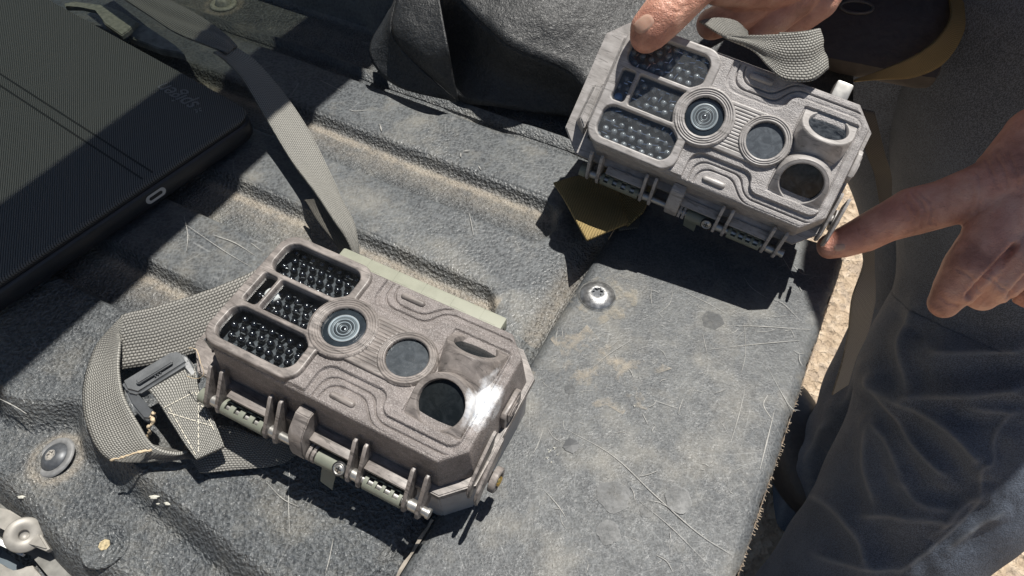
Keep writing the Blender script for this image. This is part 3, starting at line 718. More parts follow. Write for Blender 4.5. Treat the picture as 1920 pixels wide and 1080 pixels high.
# flush plug
Q = Matrix.Translation(bed(-110.6, -237.7, lz(-110.6, -237.7)+.0004)) @ Matrix.Scale(MM, 4)
pl = obj('liner_plug', lathe([(12.2, -.4), (12.0, .3), (11.2, .55), (10.6, .2), (3.0, .25), (2.4, -.4), (0.001, -.5)], 48, Q), MAT['liner'], TRUCK)
obj('plug_dirt', lathe([(3.0, .35), (1.6, .5), (0.001, .3)], 7, Q), simple('dry_dirt', (0.34, 0.28, 0.17), 0.9, var=0.5, scale=800), pl, smooth=False)
Q = Matrix.Translation(at(405, 1088, -.018)) @ Matrix.Scale(MM, 4)
obj('liner_plug', lathe([(14, -.6), (13.6, .8), (12.2, 1.4), (11.6, .2), (9, -.8), (0.001, -1.0)], 48, Q), MAT['liner'], TRUCK)

# dirt ring round the big screw, stains, chips, scratches: flat marks lying on the boards
def blob(name, cpx, r, mat, z, parent, jag=.25, n=28, sx=1.0):
    c = at(cpx[0], cpx[1], z); ph = rr.uniform(0, 6)
    k1, k2, k3 = rr.uniform(2, 4), rr.uniform(5, 8), rr.uniform(9, 14)
    vs = [c+Vector((0, 0, .0001))]
    for i in range(n):
        t = 2*math.pi*i/n; q = r*(1+jag*(.5*math.sin(round(k1)*t+ph)+.35*math.sin(round(k2)*t+2*ph)+.3*math.sin(round(k3)*t)))
        vs.append(c+BU*(q*sx*math.cos(t)*MM)+BV*(q*math.sin(t)*MM))
    return obj(name, mesh(name, vs, [(0, 1+i, 1+(i+1) % n) for i in range(n)]), mat, parent, smooth=False)
def film(name, col, a0, a1, scale, rough=.6):
    # a see-through stain film
    m = Mat(name, rough); nt = m.nt; m.color(col)
    out = [x for x in nt.nodes if x.type == 'OUTPUT_MATERIAL'][0]; t = NN(nt, 'ShaderNodeBsdfTransparent'); mx = NN(nt, 'ShaderNodeMixShader')
    nt.links.new(m.ramp(m.noise(scale, 6, .7), [(a0, 0.0), (a1, 0.85)]), mx.inputs[0]); nt.links.new(t.outputs[0], mx.inputs[1]); nt.links.new(m.b.outputs[0], mx.inputs[2]); nt.links.new(mx.outputs[0], out.inputs[0]); return m
mud = film('dry_mud_film', (0.30, 0.265, 0.205), .46, .72, 90)
wet = film('damp_film', (0.030, 0.033, 0.037), .05, .35, 200, .3)
wet2 = film('faint_damp_film', (0.042, 0.046, 0.05), .28, .62, 160, .45)
blob('mud_stain', (1135, 560), 19, mud, .00335, TRUCK, .3)
blob('mud_stain', (1120, 690), 22, film('thin_mud_film', (0.36, 0.31, 0.24), .5, .75, 60), .00325, TRUCK, .5, sx=1.5)
for q, r_, m_ in (((1071, 835), 4.2, wet), ((1272, 936), 7.0, wet2), ((1212, 958), 3.4, wet2), ((1150, 930), 8.5, wet2), ((1069, 729), 3.2, wet2), ((1336, 600), 6.5, wet2), ((1141, 998), 6, wet2)): blob('damp_spot', q, r_, m_, .0034, TRUCK, .14)
ring_m = simple('spot_rim', (0.06, 0.063, 0.066), .4)
def scratch(pts, wd, mat, z=.0031):
    P = catmull([(*p,) for p in pts], 6); n = len(P); vs, fs = [], []
    for k, p in enumerate(P):
        a = P[max(k-1, 0)]; b = P[min(k+1, n-1)]; d = Vector(at(*b, z))-Vector(at(*a, z)); q = Vector((-d.y, d.x, 0)).normalized()*wd*MM*(0.25+0.75*math.sin(math.pi*(k+.5)/n))*rr.uniform(.6, 1.1)
        c = at(*p, z); vs += [c-q, c+q]
    for k in range(n-1): fs.append((2*k, 2*k+1, 2*k+3, 2*k+2))
    return vs, fs
scr = simple('pale_scratch', (0.27, 0.265, 0.25), .7, var=.3, scale=900)
allv, allf = [], []
for pts, wd in (([(1062, 805), (1150, 855), (1230, 930), (1310, 1000), (1372, 1040)], .35), ([(1022, 920), (1048, 950), (1062, 972)], .3), ([(1370, 830), (1385, 780), (1397, 730)], .3), ([(1425, 880), (1440, 820), (1452, 770)], .45), ([(1450, 790), (1432, 760), (1440, 740)], .4),
                ([(1270, 540), (1330, 570), (1365, 590)], .2), ([(1235, 588), (1255, 570), (1262, 545)], .2), ([(1330, 655), (1420, 645), (1500, 638)], .3), ([(1360, 610), (1430, 612), (1520, 618)], .25), ([(1440, 560), (1410, 540), (1395, 520)], .25),
                ([(1460, 470), (1478, 500), (1490, 520)], .3), ([(1475, 480), (1500, 510), (1520, 516)], .25), ([(1020, 800), (1010, 830), (1000, 850)], .25), ([(1225, 750), (1270, 765)], .2), ([(1205, 775), (1215, 795)], .25), ([(1180, 640), (1140, 665), (1110, 690)], .25),
                ([(1390, 700), (1398, 660), (1395, 600)], .2), ([(1440, 690), (1480, 760), (1500, 770)], .25), ([(1500, 600), (1470, 570), (1450, 560)], .2), ([(1200, 940), (1260, 990), (1330, 1060)], .2), ([(1230, 1040), (1250, 1052), (1262, 1072)], .3), ([(1060, 560), (1040, 600), (1020, 640)], .15)):
    v_, f_ = scratch(pts, wd*0.8, scr, .0032); b = len(allv); allv += v_; allf += [tuple(i+b for i in f) for f in f_]
for k in range(90):
    x, y = rr.uniform(980, 1560), rr.uniform(520, 1075)
    if x > 1590-0.367*(y-480)-12 or x < 1115-.585*(y-480)+12: continue
    a = rr.uniform(0, 6.28); l = rr.uniform(6, 40); c_ = rr.uniform(-.3, .3)
    v_, f_ = scratch([(x, y), (x+l*.5*math.cos(a), y+l*.5*math.sin(a)), (x+l*math.cos(a+c_), y+l*math.sin(a+c_))], rr.uniform(.08, .2), scr, .0032); b = len(allv); allv += v_; allf += [tuple(i+b for i in f) for f in f_]
tag(obj('scratches', mesh('scratches', allv, allf), scr, tb, smooth=False), 'pale scratches in the tailgate board', kind='stuff')
allv, allf = [], []
for pts, wd in (([(0, 748), (28, 762), (50, 776)], .35), ([(655, 205), (665, 208), (690, 206)], .3), ([(712, 232), (716, 246)], .6), ([(868, 283), (882, 281)], .3), ([(864, 286), (864, 294)], .5), ([(897, 310), (902, 318)], .4), ([(880, 400), (888, 440)], .25), ([(470, 455), (490, 470)], .3), ([(520, 460), (530, 478)], .2), ([(340, 415), (420, 470), (470, 500)], .2), ([(600, 150), (640, 170)], .3),
                ([(545, 850), (541, 930), (543, 1000)], .25), ([(625, 1010), (617, 1050), (610, 1075)], .25), ([(500, 905), (530, 935), (560, 950)], .2), ([(345, 405), (352, 440), (350, 470)], .3), ([(480, 480), (440, 455), (400, 440)], .3)):
    v_, f_ = scratch(pts, wd, scr, .0011); b = len(allv); allv += v_; allf += [tuple(i+b for i in f) for f in f_]
tag(obj('scratches', mesh('scratches', allv, allf), scr, liner, smooth=False), 'pale scratches in the bed liner', kind='stuff')
chip = simple('pale_chip', (0.42, 0.41, 0.36), .7, var=.3, scale=900)
for q, r_ in (((289, 932), 2.6), ((316, 944), 2.4), ((296, 945), 1.0), ((40, 932), 2.2), ((1160, 830-2), .01)):
    if r_ < .1: continue
    c = at(q[0], q[1], -.004 if q[0] > 200 else -.018); bm = bmesh.new(); bmesh.ops.create_icosphere(bm, subdivisions=2, radius=1)
    for v in bm.verts: v.co = c+Vector((v.co.x*r_*MM*(1+.4*math.sin(v.co.y*5)), v.co.y*r_*.45*MM, v.co.z*.0006))
    tag(obj('flake', bm_mesh('flake', bm), chip), {289: 'larger pale flake of dirt on the liner slope', 316: 'thin pale curled flake right of the larger flake', 296: 'tiny pale crumb under the larger flake', 40: 'pale sliver beside the metal hinge at lower left'}[q[0]], 'flake')
bm = bmesh.new()
for (x, y, s_) in ((1030, 845, 1), (1040, 840, .7), (1026, 858, .8), (1045, 852, .5), (1034, 866, .5), (1190, 761, .5)):
    c = at(x, y, .0034)
    for q in range(5):
        a = q*1.3+x; l = s_*.0010
        p = c+Vector((math.cos(a)*l*.4, math.sin(a)*l*.4, 0)); e = p+Vector((math.cos(a*1.7)*l, math.sin(a*1.7)*l, 0)); nrm = Vector((-(e-p).y, (e-p).x, 0)).normalized()*.00012
        bm.faces.new([bm.verts.new(v) for v in (p-nrm, p+nrm, e+nrm, e-nrm)])
tag(obj('paint_fleck', bm_mesh('paint_fleck', bm), chip, tb, smooth=False), 'white flecks on the board', kind='stuff')

# metal of the truck at the lower left
paint = simple('grey_blue_paint', (0.13, 0.155, 0.175), .28, 0.2, .1, 30)
galv = simple('galvanised_steel', (0.27, 0.255, 0.23), .5, 0.25, .25, 120)
dkm = simple('dark_shadow_steel', (0.06, 0.062, 0.065), .4, .3)
def slab(name, pix, z, th, mat, parent, bev=.0006):
    bm = bmesh.new(); a = [bm.verts.new(at(x, y, z)) for x, y in pix]; b = [bm.verts.new(v.co-Vector((0, 0, th))) for v in a]; n = len(a)
    bm.faces.new(a); bm.faces.new(b[::-1])
    for i in range(n): bm.faces.new((a[i], b[i], b[(i+1) % n], a[(i+1) % n]))
    if bev: bmesh.ops.bevel(bm, geom=[e for e in bm.edges if abs(e.verts[0].co.z-e.verts[1].co.z) < 1e-6 and e.verts[0].co.z > z-th/2], offset=bev, segments=2, affect='EDGES')
    return hard(obj(name, bm_mesh(name, bm), mat, parent))
slab('side_panel', [(-200, 880), (-60, 905), (20, 952), (70, 1000), (120, 1052), (160, 1090), (230, 1200), (-200, 1400)], -.050, .01, paint, TRUCK)
slab('hinge_plate', [(-60, 920), (0, 930), (28, 945), (62, 968), (84, 995), (104, 1028), (130, 1060), (160, 1085), (200, 1130), (150, 1150), (90, 1080), (60, 1040), (-60, 985)], -.036, .002, simple('edge_steel', (0.24, 0.235, 0.22), .4, .5), TRUCK)
slab('hinge_strap', [(-60, 950), (-8, 950), (16, 955), (48, 975), (75, 1000), (92, 1028), (84, 1032), (55, 1020), (20, 1000), (-20, 975), (-60, 972)], -.024, .004, galv, TRUCK, .001)
Q = Matrix.Translation(at(45, 1003, -.022)) @ Matrix.Rotation(R(38), 4, Vector((0.5, 0.85, 0))) @ Matrix.Scale(MM, 4)
hb = obj('hinge_bolt', lathe([(9.0, -3), (9.2, 0), (8.6, .9), (3.0, 1.1), (2.4, .2), (2.4, -1.2), (0.001, -1.3)], 40, Q), galv, TRUCK)
slab('white_sliver', [(-30, 995), (0, 1010), (44, 1038), (40, 1042), (0, 1022), (-30, 1012)], -.034, .002, simple('sliver_white', (0.85, 0.85, 0.83), .5, var=.03), TRUCK, 0)  # narrow plain white sliver beside the hinge plate
slab('latch_plate', [(-30, 1050), (0, 1056), (24, 1072), (36, 1070), (48, 1062), (60, 1060), (64, 1066), (78, 1082), (60, 1140), (-30, 1140)], -.030, .004, galv, TRUCK)

# canopy frame and tinted hatch glass above the bed (outside the frame; they cast the band of shade)
k = 0.62/TO_SUN.z
base = bed(-268, 0, .01)+TO_SUN*k
def uvbox(name, u0, u1, v0, v1, z0, z1, mat, parent):
    bm = bmesh.new(); box(bm, u0, u1, v0, v1, z0, z1, .004)
    for v in bm.verts: v.co = base+BU*v.co.x+BV*v.co.y+Vector((0, 0, v.co.z))
    return hard(obj(name, bm_mesh(name, bm), mat, parent))
uvbox('canopy_frame', -.047, .047, -.95, 1.0, -.02, .02, MAT['black'], TRUCK)
uvbox('canopy_frame', -1.3, -.047, -.95, -.90, -.02, .02, MAT['black'], TRUCK)
uvbox('canopy_frame', -1.3, -.047, .95, 1.0, -.02, .02, MAT['black'], TRUCK)
tint = Mat('tinted_hatch_glass', .05); out = [x for x in tint.nt.nodes if x.type == 'OUTPUT_MATERIAL'][0]
tt = NN(tint.nt, 'ShaderNodeBsdfTransparent'); tt.inputs[0].default_value = (.46, .475, .44, 1); gg = NN(tint.nt, 'ShaderNodeBsdfGlossy'); gg.inputs['Roughness'].default_value = .03
mx = NN(tint.nt, 'ShaderNodeMixShader'); mx.inputs[0].default_value = .08; tint.L(tt.outputs[0], mx.inputs[1]); tint.L(gg.outputs[0], mx.inputs[2]); tint.L(mx.outputs[0], out.inputs[0])
uvbox('canopy_glass', -1.25, -.049, -.898, .948, -.004, .004, tint, TRUCK)

# ------------------------------------------------------------------ tablet in a ribbed fabric case
TAB = empty('tablet', at(200, 250, .006)); TABL = TAB
tag(TAB, 'tablet in a black ribbed fabric case lying at the upper left', 'tablet')
zt = 0.027
ex = (at(455, 192, zt)-at(105, 0, zt)).normalized(); c0 = at(474, 208, zt)            # right corner of the lid
evv = (at(30, 566, zt)-at(452, 262, zt)).normalized()
ey = (-evv - ex*(-evv).dot(ex)).normalized(); Ltab, Wtab = .300, .225
print('tablet axes', ex, ey)
def tabpt(a, b, z): return c0 - ex*a - ey*b + Vector((0, 0, z))
def rrect(a0, a1, b0, b1, r, n=8):
    out = []
    for cx_, cy_, s0 in ((a1-r, b1-r, 0), (a0+r, b1-r, 90), (a0+r, b0+r, 180), (a1-r, b0+r, 270)):
        for i in range(n+1): t = R(s0+90*i/n); out.append((cx_+r*math.cos(t), cy_+r*math.sin(t)))
    return out
def tabslab(name, ins, z0, z1, mat, r=.013, rnd=.002):
    bm = bmesh.new(); rows = []
    for dz, di in ((z0, rnd*.6), (z0+rnd, 0), (z1-rnd, 0), (z1-rnd*.35, rnd*.35), (z1, rnd)):
        rows.append([bm.verts.new(tabpt(a, b, dz)) for a, b in rrect(ins+di, Ltab-ins-di, ins+di, Wtab-ins-di, r)])
    n = len(rows[0])
    for k in range(len(rows)-1):
        for i in range(n): bm.faces.new((rows[k][i], rows[k][(i+1) % n], rows[k+1][(i+1) % n], rows[k+1][i]))
    bm.faces.new(rows[0][::-1]); bm.faces.new(rows[-1]); return hard(obj(name, bm_mesh(name, bm), mat, TAB), 50)
m = Mat('ribbed_black_fabric', .8, spec=.35)
co = m.tc.outputs['Object']; ang = math.atan2(ey.y, ex.y if False else ey.x)
mp = m.coord('Object', (1, 1, 1), (0, 0, R(-20.5)))
sp = NN(m.nt, 'ShaderNodeSeparateXYZ'); m.L(mp, sp.inputs[0])
wv = m.math('ABSOLUTE', m.math('SINE', m.math('ADD', m.math('MULTIPLY', sp.outputs[0], math.pi/.0014), m.math('MULTIPLY', m.noise(60, 3), 1.2))))
thr = m.math('ABSOLUTE', m.math('SINE', m.math('MULTIPLY', sp.outputs[1], math.pi/.0012)))
hgt = m.math('ADD', wv, m.math('MULTIPLY', thr, .35))
c = m.mix(m.ramp(hgt, [(.45, 0.0), (1.15, 1.0)]), (0.012, 0.013, 0.014), (0.115, 0.118, 0.117))
c = m.mix(m.ramp(m.voro(260), [(0.0, .9), (.06, 0.0)]), c, (.3, .3, .28))
m.color(c); m.bump(hgt, .00018, .6)
tabslab('lid', 0, -.0045, 0, m)
tabslab('seam_gap', .0012, -.0062, -.0046, MAT['seal'], .0122, .0003)
tabslab('tray', -.0006, -.020, -.0063, simple('matt_black_case', (.018, .02, .024), .45, var=.15), .0136, .002)
# fold lines of the lid: shallow pressed grooves
for b_ in (.083, .091):
    bm = bmesh.new()
    for s_ in (0,):
        q = [tabpt(.004, b_, .00012), tabpt(Ltab-.004, b_, .00012), tabpt(Ltab-.004, b_+.0014, .00012), tabpt(.004, b_+.0014, .00012)]
        bm.faces.new([bm.verts.new(v) for v in q])
# fold grooves are built as thin dark pressed strips
    obj('fold_line', bm_mesh('fold_line', bm), simple('pressed_fold', (.012, .013, .014), .7), TAB, smooth=False)
# charging port cut-out with a pale rim, in the edge that faces the viewer
pc = None
best = min((abs(px(tabpt(0, b/1000, -.012))[0]-291), b/1000) for b in range(0, 225)); pb_ = best[1]
rimv, rimf = [], []; N = 40
for k, (L_, H_) in enumerate(((.0078, .0033), (.0052, .0014))):
    for i in range(N):
        t = 2*math.pi*i/N; cx_ = (L_-H_)*(1 if math.cos(t) > 0 else -1); rimv.append(tabpt(-.0010, pb_+cx_+H_*math.cos(t), -.0128+H_*math.sin(t)))
for i in range(N): rimf.append((i, (i+1) % N, N+(i+1) % N, N+i))
obj('port_rim', mesh('port_rim', rimv, rimf), simple('pale_port_rim', (.50, .49, .46), .5, var=.1), TAB, smooth=False)
obj('port_opening', mesh('port_opening', [v+ex*.0000 for v in rimv[N:]], [tuple(range(N))]), MAT['seal'], TAB, smooth=False)
# stamped word and mark on the lid
cu = bpy.data.curves.new('stamp', 'FONT'); cu.body = 'spigen'; cu.size = .0165; cu.extrude = .00015; cu.shear = .25; cu.space_character = 0.98
to = bpy.data.objects.new('stamp', cu); COL.objects.link(to); dg = bpy.context.evaluated_depsgraph_get(); tme = bpy.data.meshes.new_from_object(to.evaluated_get(dg)); bpy.data.objects.remove(to)
tx = (at(305, 158, zt)-at(372, 200, zt)).normalized(); ty = Vector((-tx.y, tx.x, 0)); org = at(368, 201, zt)
xs = [v.co.x for v in tme.vertices]; sc_ = ((at(305, 160, zt)-at(370, 201, zt)).length)/(max(xs)-min(xs))
for v in tme.vertices: v.co = org+tx*(v.co.x*sc_)+ty*((v.co.y-.004)*sc_)+Vector((0, 0, v.co.z+.0002))
stm = simple('stamped_lettering', (.15, .155, .16), .35, var=.1)
obj('lettering', tme, stm, TAB, smooth=False)
bm = bmesh.new(); lc = org-tx*.0045+ty*.0015
for k in range(4):
    a = k*math.pi/2+.4; d = tx*math.cos(a)+ty*math.sin(a); q = Vector((-d.y, d.x, 0))
    bm.faces.new([bm.verts.new(v+Vector((0, 0, .0003))) for v in (lc+d*.0004, lc+d*.0018+q*.0008, lc+d*.0036, lc+d*.0018-q*.0008)])
obj('stamped_mark', bm_mesh('mark', bm), stm, TAB, smooth=False)

# ------------------------------------------------------------------ webbing straps
def ribbon(name, rows, mat, th=.0016, parent=None, m_=10, nw=8, wave=0.0, seed=0, uv0=0.0):
    """rows of (x1, y1, z1, x2, y2, z2): the two edges of the strap where they stand"""
    A_ = catmull([tuple(at(r[0], r[1], r[2])) for r in rows], m_); B_ = catmull([tuple(at(r[3], r[4], r[5])) for r in rows], m_)
    return ribbon3(name, A_, B_, mat, th, parent, nw, wave, seed)
def ribbon3(name, A_, B_, mat, th=.0016, parent=None, nw=8, wave=0.0, seed=0):
    vs, uvs, fs = [], [], []; s = 0.0; rs = random.Random(seed); ph = rs.uniform(0, 6)
    for k in range(len(A_)):
        if k: s += ((np.linalg.norm(A_[k]-A_[k-1])+np.linalg.norm(B_[k]-B_[k-1]))/2)
        wd = np.linalg.norm(B_[k]-A_[k])
        k0, k1 = max(0, k-1), min(len(A_)-1, k+1); tg = (A_[k1]+B_[k1]-A_[k0]-B_[k0]); nr = np.cross(tg, B_[k]-A_[k]); nr = nr/(np.linalg.norm(nr)+1e-9)
        for i in range(nw+1):
            t = i/nw; p = A_[k]*(1-t)+B_[k]*t + nr*wave*math.sin(t*math.pi*3+ph+s*60)*math.sin(math.pi*t)
            vs.append(Vector(p)); uvs.append((t*.026, s))
    for k in range(len(A_)-1):
        for i in range(nw): a = k*(nw+1)+i; fs.append((a, a+1, a+nw+2, a+nw+1))
    me = mesh(name, vs, fs, uvs); o = obj(name, me, mat, parent)
    md = o.modifiers.new('thick', 'SOLIDIFY'); md.thickness = th; md.offset = 0
    return o
# strap of the lying camera: one continuous webbing in several runs, the buckle is its part
ST = empty('camera_strap', at(300, 760, 0)); tag(ST, 'grey webbing strap with black buckle looping left of the front camera', 'strap')
ribbon('strap_run', [(520, 470, .02, 560, 560, .012), (485, 503, .024, 470, 625, .010), (400, 540, .026, 400, 650, .008), (300, 572, .027, 310, 678, .008), (243, 586, .028, 232, 692, .010), (228, 592, .026, 219, 696, .010)], MAT['web'], parent=ST, wave=.0004)
ribbon('strap_run', [(234, 590, .027, 222, 690, .012), (214, 610, .022, 226, 640, .022), (178, 655, .008, 222, 690, .020), (157, 730, .005, 232, 745, .020), (165, 800, .004, 262, 800, .018), (200, 858, .005, 290, 838, .018), (262, 866, .008, 330, 850, .014), (330, 856, .010, 352, 846, .012)], MAT['web2'], parent=ST, wave=.0003, seed=2)
ribbon('strap_run', [(262, 830, .012, 300, 868, .005), (320, 842, .012, 346, 860, .008), (360, 853, .009, 366, 862, .008)], MAT['web'], parent=ST, seed=3)
ribbon('strap_run', [(345, 838, .006, 374, 886, .006), (392, 800, .010, 388, 886, .006), (440, 800, .012, 430, 882, .006), (500, 820, .012, 520, 872, .006), (560, 800, .010, 560, 850, .006)], MAT['web'], parent=ST, seed=4)
ribbon('stitched_run', [(262, 716, .027, 352, 672, .027), (290, 745, .027, 366, 690, .028), (320, 790, .025, 374, 735, .027), (345, 830, .023, 402, 790, .024), (368, 862, .021, 421, 838, .021)], MAT['web2'], parent=ST, th=.0024, seed=5)
# stitching
tv, tf = [], []
for (a, b) in (((304, 770), (402, 800)), ((318, 765), (368, 855)), ((372, 735), (372, 850)), ((300, 768), (364, 735)), ((366, 735), (402, 808))):
    n = 9
    for k in range(n):
        p0 = at(a[0]+(b[0]-a[0])*k/n, a[1]+(b[1]-a[1])*k/n, .0235); p1 = at(a[0]+(b[0]-a[0])*(k+.75)/n, a[1]+(b[1]-a[1])*(k+.75)/n, .0235)
        zoff = lambda y: Vector((0, 0, 0))
        q = Vector((-(p1-p0).y, (p1-p0).x, 0)).normalized()*.00016; bq = len(tv); tv += [p0-q, p0+q, p1+q, p1-q]; tf.append((bq, bq+1, bq+2, bq+3))
dgm = bpy.context.evaluated_depsgraph_get()
sr = [o for o in COL.objects if o.name.startswith('stitched_run')][0]
from mathutils.bvhtree import BVHTree
bvh = BVHTree.FromObject(sr, bpy.context.evaluated_depsgraph_get())
tv2 = []
for v in tv:
    d = (v-CAM).normalized(); h_ = bvh.ray_cast(CAM, d); tv2.append(h_[0]-d*.0009 if h_[0] is not None else Vector((0, 0, -.03)))
tf = [f for f in tf if all(tv2[i].z > -.02 for i in f)]
tag(obj('stitching', mesh('stitching', tv2, tf), simple('cream_thread', (.62, .58, .48), .7), ST, smooth=False), 'cream cross stitching', kind='stuff')
# buckle: bar with two side arms
bk = MAT['bucklem'] = simple('satin_black_buckle', (.095, .10, .105), .45, var=.15, bumpd=.0001)
def bar(name, a, b, w_, h_, mat, parent, bev=.0008, up=Vector((0, 0, 1))):
    a, b = Vector(a), Vector(b); d = (b-a); L_ = d.length; d.normalize(); y = up.cross(d).normalized(); z = d.cross(y)
    bm = bmesh.new(); box(bm, 0, L_, -w_/2, w_/2, -h_/2, h_/2, bev)
    for v in bm.verts: v.co = a+d*v.co.x+y*v.co.y+z*v.co.z
    return hard(obj(name, bm_mesh(name, bm), mat, parent))
def bmr(mat):
    return mat
def prism_slab(name, pix, th, mat, parent, bev):
    bm = bmesh.new(); a = [bm.verts.new(at(*p)) for p in pix]; b = [bm.verts.new(v.co-Vector((0, 0, th))) for v in a]; n = len(a)
    bm.faces.new(a); bm.faces.new(b[::-1])
    for i in range(n): bm.faces.new((a[i], b[i], b[(i+1) % n], a[(i+1) % n]))
    bmesh.ops.bevel(bm, geom=list(bm.edges), offset=bev, segments=3, affect='EDGES'); return hard(obj(name, bm_mesh(name, bm), mat, parent), 50)
bo = prism_slab('buckle', [(226, 714, .031), (322, 656, .034), (340, 660, .034), (354, 678, .033), (258, 738, .030), (236, 732, .030)], .007, bk, ST, .0014)
prism_slab('buckle_arm', [(226, 714, .0295), (250, 724, .030), (272, 758, .027), (289, 768, .024), (284, 788, .021), (268, 786, .021), (244, 758, .025)], .006, bk, bo, .0012)
prism_slab('buckle_arm', [(340, 660, .033), (352, 668, .033), (374, 706, .028), (364, 716, .027), (346, 690, .032)], .005, bk, bo, .001)
prism_slab('buckle_ridge', [(252, 712, .0335), (318, 672, .0355), (324, 679, .0353), (258, 720, .0332)], .002, bk, bo, .0006)
for k, (a, b) in enumerate((((286, 695), (292, 706)), ((291, 693), (297, 703)), ((297, 690), (302, 700)))):
    bar('buckle_emboss', at(*a, .0326), at(*b, .0326), .0006, .0004, MAT['grey_head'], bo, 0)
# frayed wisps
def wisp(name, pts, r, mat, label):
    P = catmull([tuple(at(*p)) for p in pts], 5); rs = random.Random(hash(name) % 7)
    return tag(obj(name, tube(name, [Vector(p)+Vector((rs.uniform(-1, 1), rs.uniform(-1, 1), rs.uniform(-1, 1)))*r*.5 for p in P], [r*rs.uniform(.5, 1.2) for _ in P], 6), mat), label, 'fibre')
fib = simple('tan_fibre', (.50, .40, .27), .9, var=.3, scale=900)
wisp('dry_fibre', [(290, 772, .024), (284, 782, .022), (287, 792, .020), (279, 800, .018), (280, 812, .014), (275, 822, .01)], .0011, fib, 'frayed tan fibre hanging by the buckle strap')
wisp('dry_fibre', [(208, 862, .013), (228, 858, .016), (250, 850, .018), (270, 846, .018), (285, 844, .017)], .0007, fib, 'dry straw lying on the lower fold of the strap')
wisp('dry_fibre', [(354, 652, .050), (368, 656, .052), (376, 680, .054), (382, 702, .05), (368, 710, .046), (350, 705, .04)], .00022, fib, 'thin loose threads curling at the left ear of the front camera')

# long strap running up behind the lying camera
LS = empty('long_strap', at(560, 260, 0)); tag(LS, 'long grey webbing strap twisting from behind the front camera past the tablet', 'strap')
ribbon('strap_run', [(668, 500, .015, 672, 505, .008), (655, 455, .024, 672, 472, .014), (625, 412, .026, 664, 420, .018), (590, 360, .024, 640, 372, .018), (545, 300, .020, 622, 330, .016), (500, 225, .026, 582, 250, .020), (455, 150, .036, 537, 182, .026), (420, 112, .044, 482, 118, .032), (400, 98, .048, 440, 88, .036)], MAT['web2'], parent=LS, wave=.0003)
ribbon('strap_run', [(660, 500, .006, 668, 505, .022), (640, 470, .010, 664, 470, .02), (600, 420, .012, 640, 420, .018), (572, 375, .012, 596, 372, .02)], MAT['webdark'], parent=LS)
ribbon('strap_run', [(425, 100, .046, 445, 88, .038), (395, 88, .046, 420, 62, .046), (330, 62, .042, 370, 28, .046), (280, 30, .040, 320, 0, .042), (220, -10, .04, 270, -40, .042), (150, -60, .04, 200, -90, .042)], MAT['web'], parent=LS, wave=.0012, nw=14)

# strap threaded on the held camera
HS = empty('hand_strap', at(1430, 90, .1)); tag(HS, 'short webbing loop twisted over the top of the held camera', 'strap')
def rib_d(name, rows, mat, parent, **kw):
    A_ = catmull([tuple(atd(r[0], r[1], r[2])) for r in rows], 10); B_ = catmull([tuple(atd(r[3], r[4], r[5])) for r in rows], 10)
    return ribbon3(name, A_, B_, mat, parent=parent, **kw)
rib_d('strap_run', [(1311, 40, .403, 1345, 62, .400), (1345, 34, .402, 1362, 68, .399), (1380, 40, .399, 1385, 70, .397), (1402, 58, .396, 1404, 72, .396)], MAT['web2'], HS)
rib_d('strap_run', [(1352, 66, .397, 1365, 72, .396), (1400, 66, .392, 1412, 95, .3915), (1440, 65, .387, 1440, 125, .389), (1478, 62, .382, 1470, 150, .3875), (1510, 58, .380, 1520, 152, .386), (1533, 54, .384, 1548, 132, .388), (1536, 56, .40, 1552, 128, .404)], MAT['web2'], HS, wave=.0008, nw=14)
rib_d('strap_run', [(1534, 54, .392, 1545, 100, .40), (1500, 60, .405, 1510, 100, .412), (1460, 62, .41, 1480, 110, .42)], MAT['web2'], HS)
# loop of olive webbing hanging under the held camera
OS = empty('olive_strap', at(1110, 400, .02)); tag(OS, 'olive webbing loop hanging below the left end of the held camera', 'strap')
def patch(name, c4, mat, parent, n=14):
    vs, uvs, fs = [], [], []; P = [at(*p) for p in c4]; Lx = (P[1]-P[0]).length; Ly = (P[3]-P[0]).length
    for i_ in range(n+1):
        for j_ in range(n+1):
            a, b = i_/n, j_/n; p = P[0]*(1-a)*(1-b)+P[1]*a*(1-b)+P[2]*a*b+P[3]*(1-a)*b; p = p+Vector((0, 0, .0012*math.sin(a*5+b*3))); vs.append(p); q = p-P[0]; uvs.append((q.dot((P[1]-P[0]).normalized()), q.dot((P[3]-P[0]).normalized())))
    for i_ in range(n):
        for j_ in range(n): k_ = i_*(n+1)+j_; fs.append((k_, k_+1, k_+n+2, k_+n+1))
    o = obj(name, mesh(name, vs, fs, uvs), mat, parent); md = o.modifiers.new('thick', 'SOLIDIFY'); md.thickness = .0016; return o
patch('strap_run', [(1038, 346, .012), (1100, 450, .033), (1176, 424, .014), (1150, 318, .012)], MAT['webolive'], OS)
patch('strap_run', [(1150, 318, .0075), (1176, 424, .0065), (1206, 402, .0065), (1240, 320, .008)], MAT['webolive'], OS)
ribbon('strap_run', [(1130, 330, .005, 1190, 340, .005), (1150, 390, .004, 1200, 405, .004), (1160, 432, .004, 1196, 428, .004)], MAT['webdark'], parent=OS)

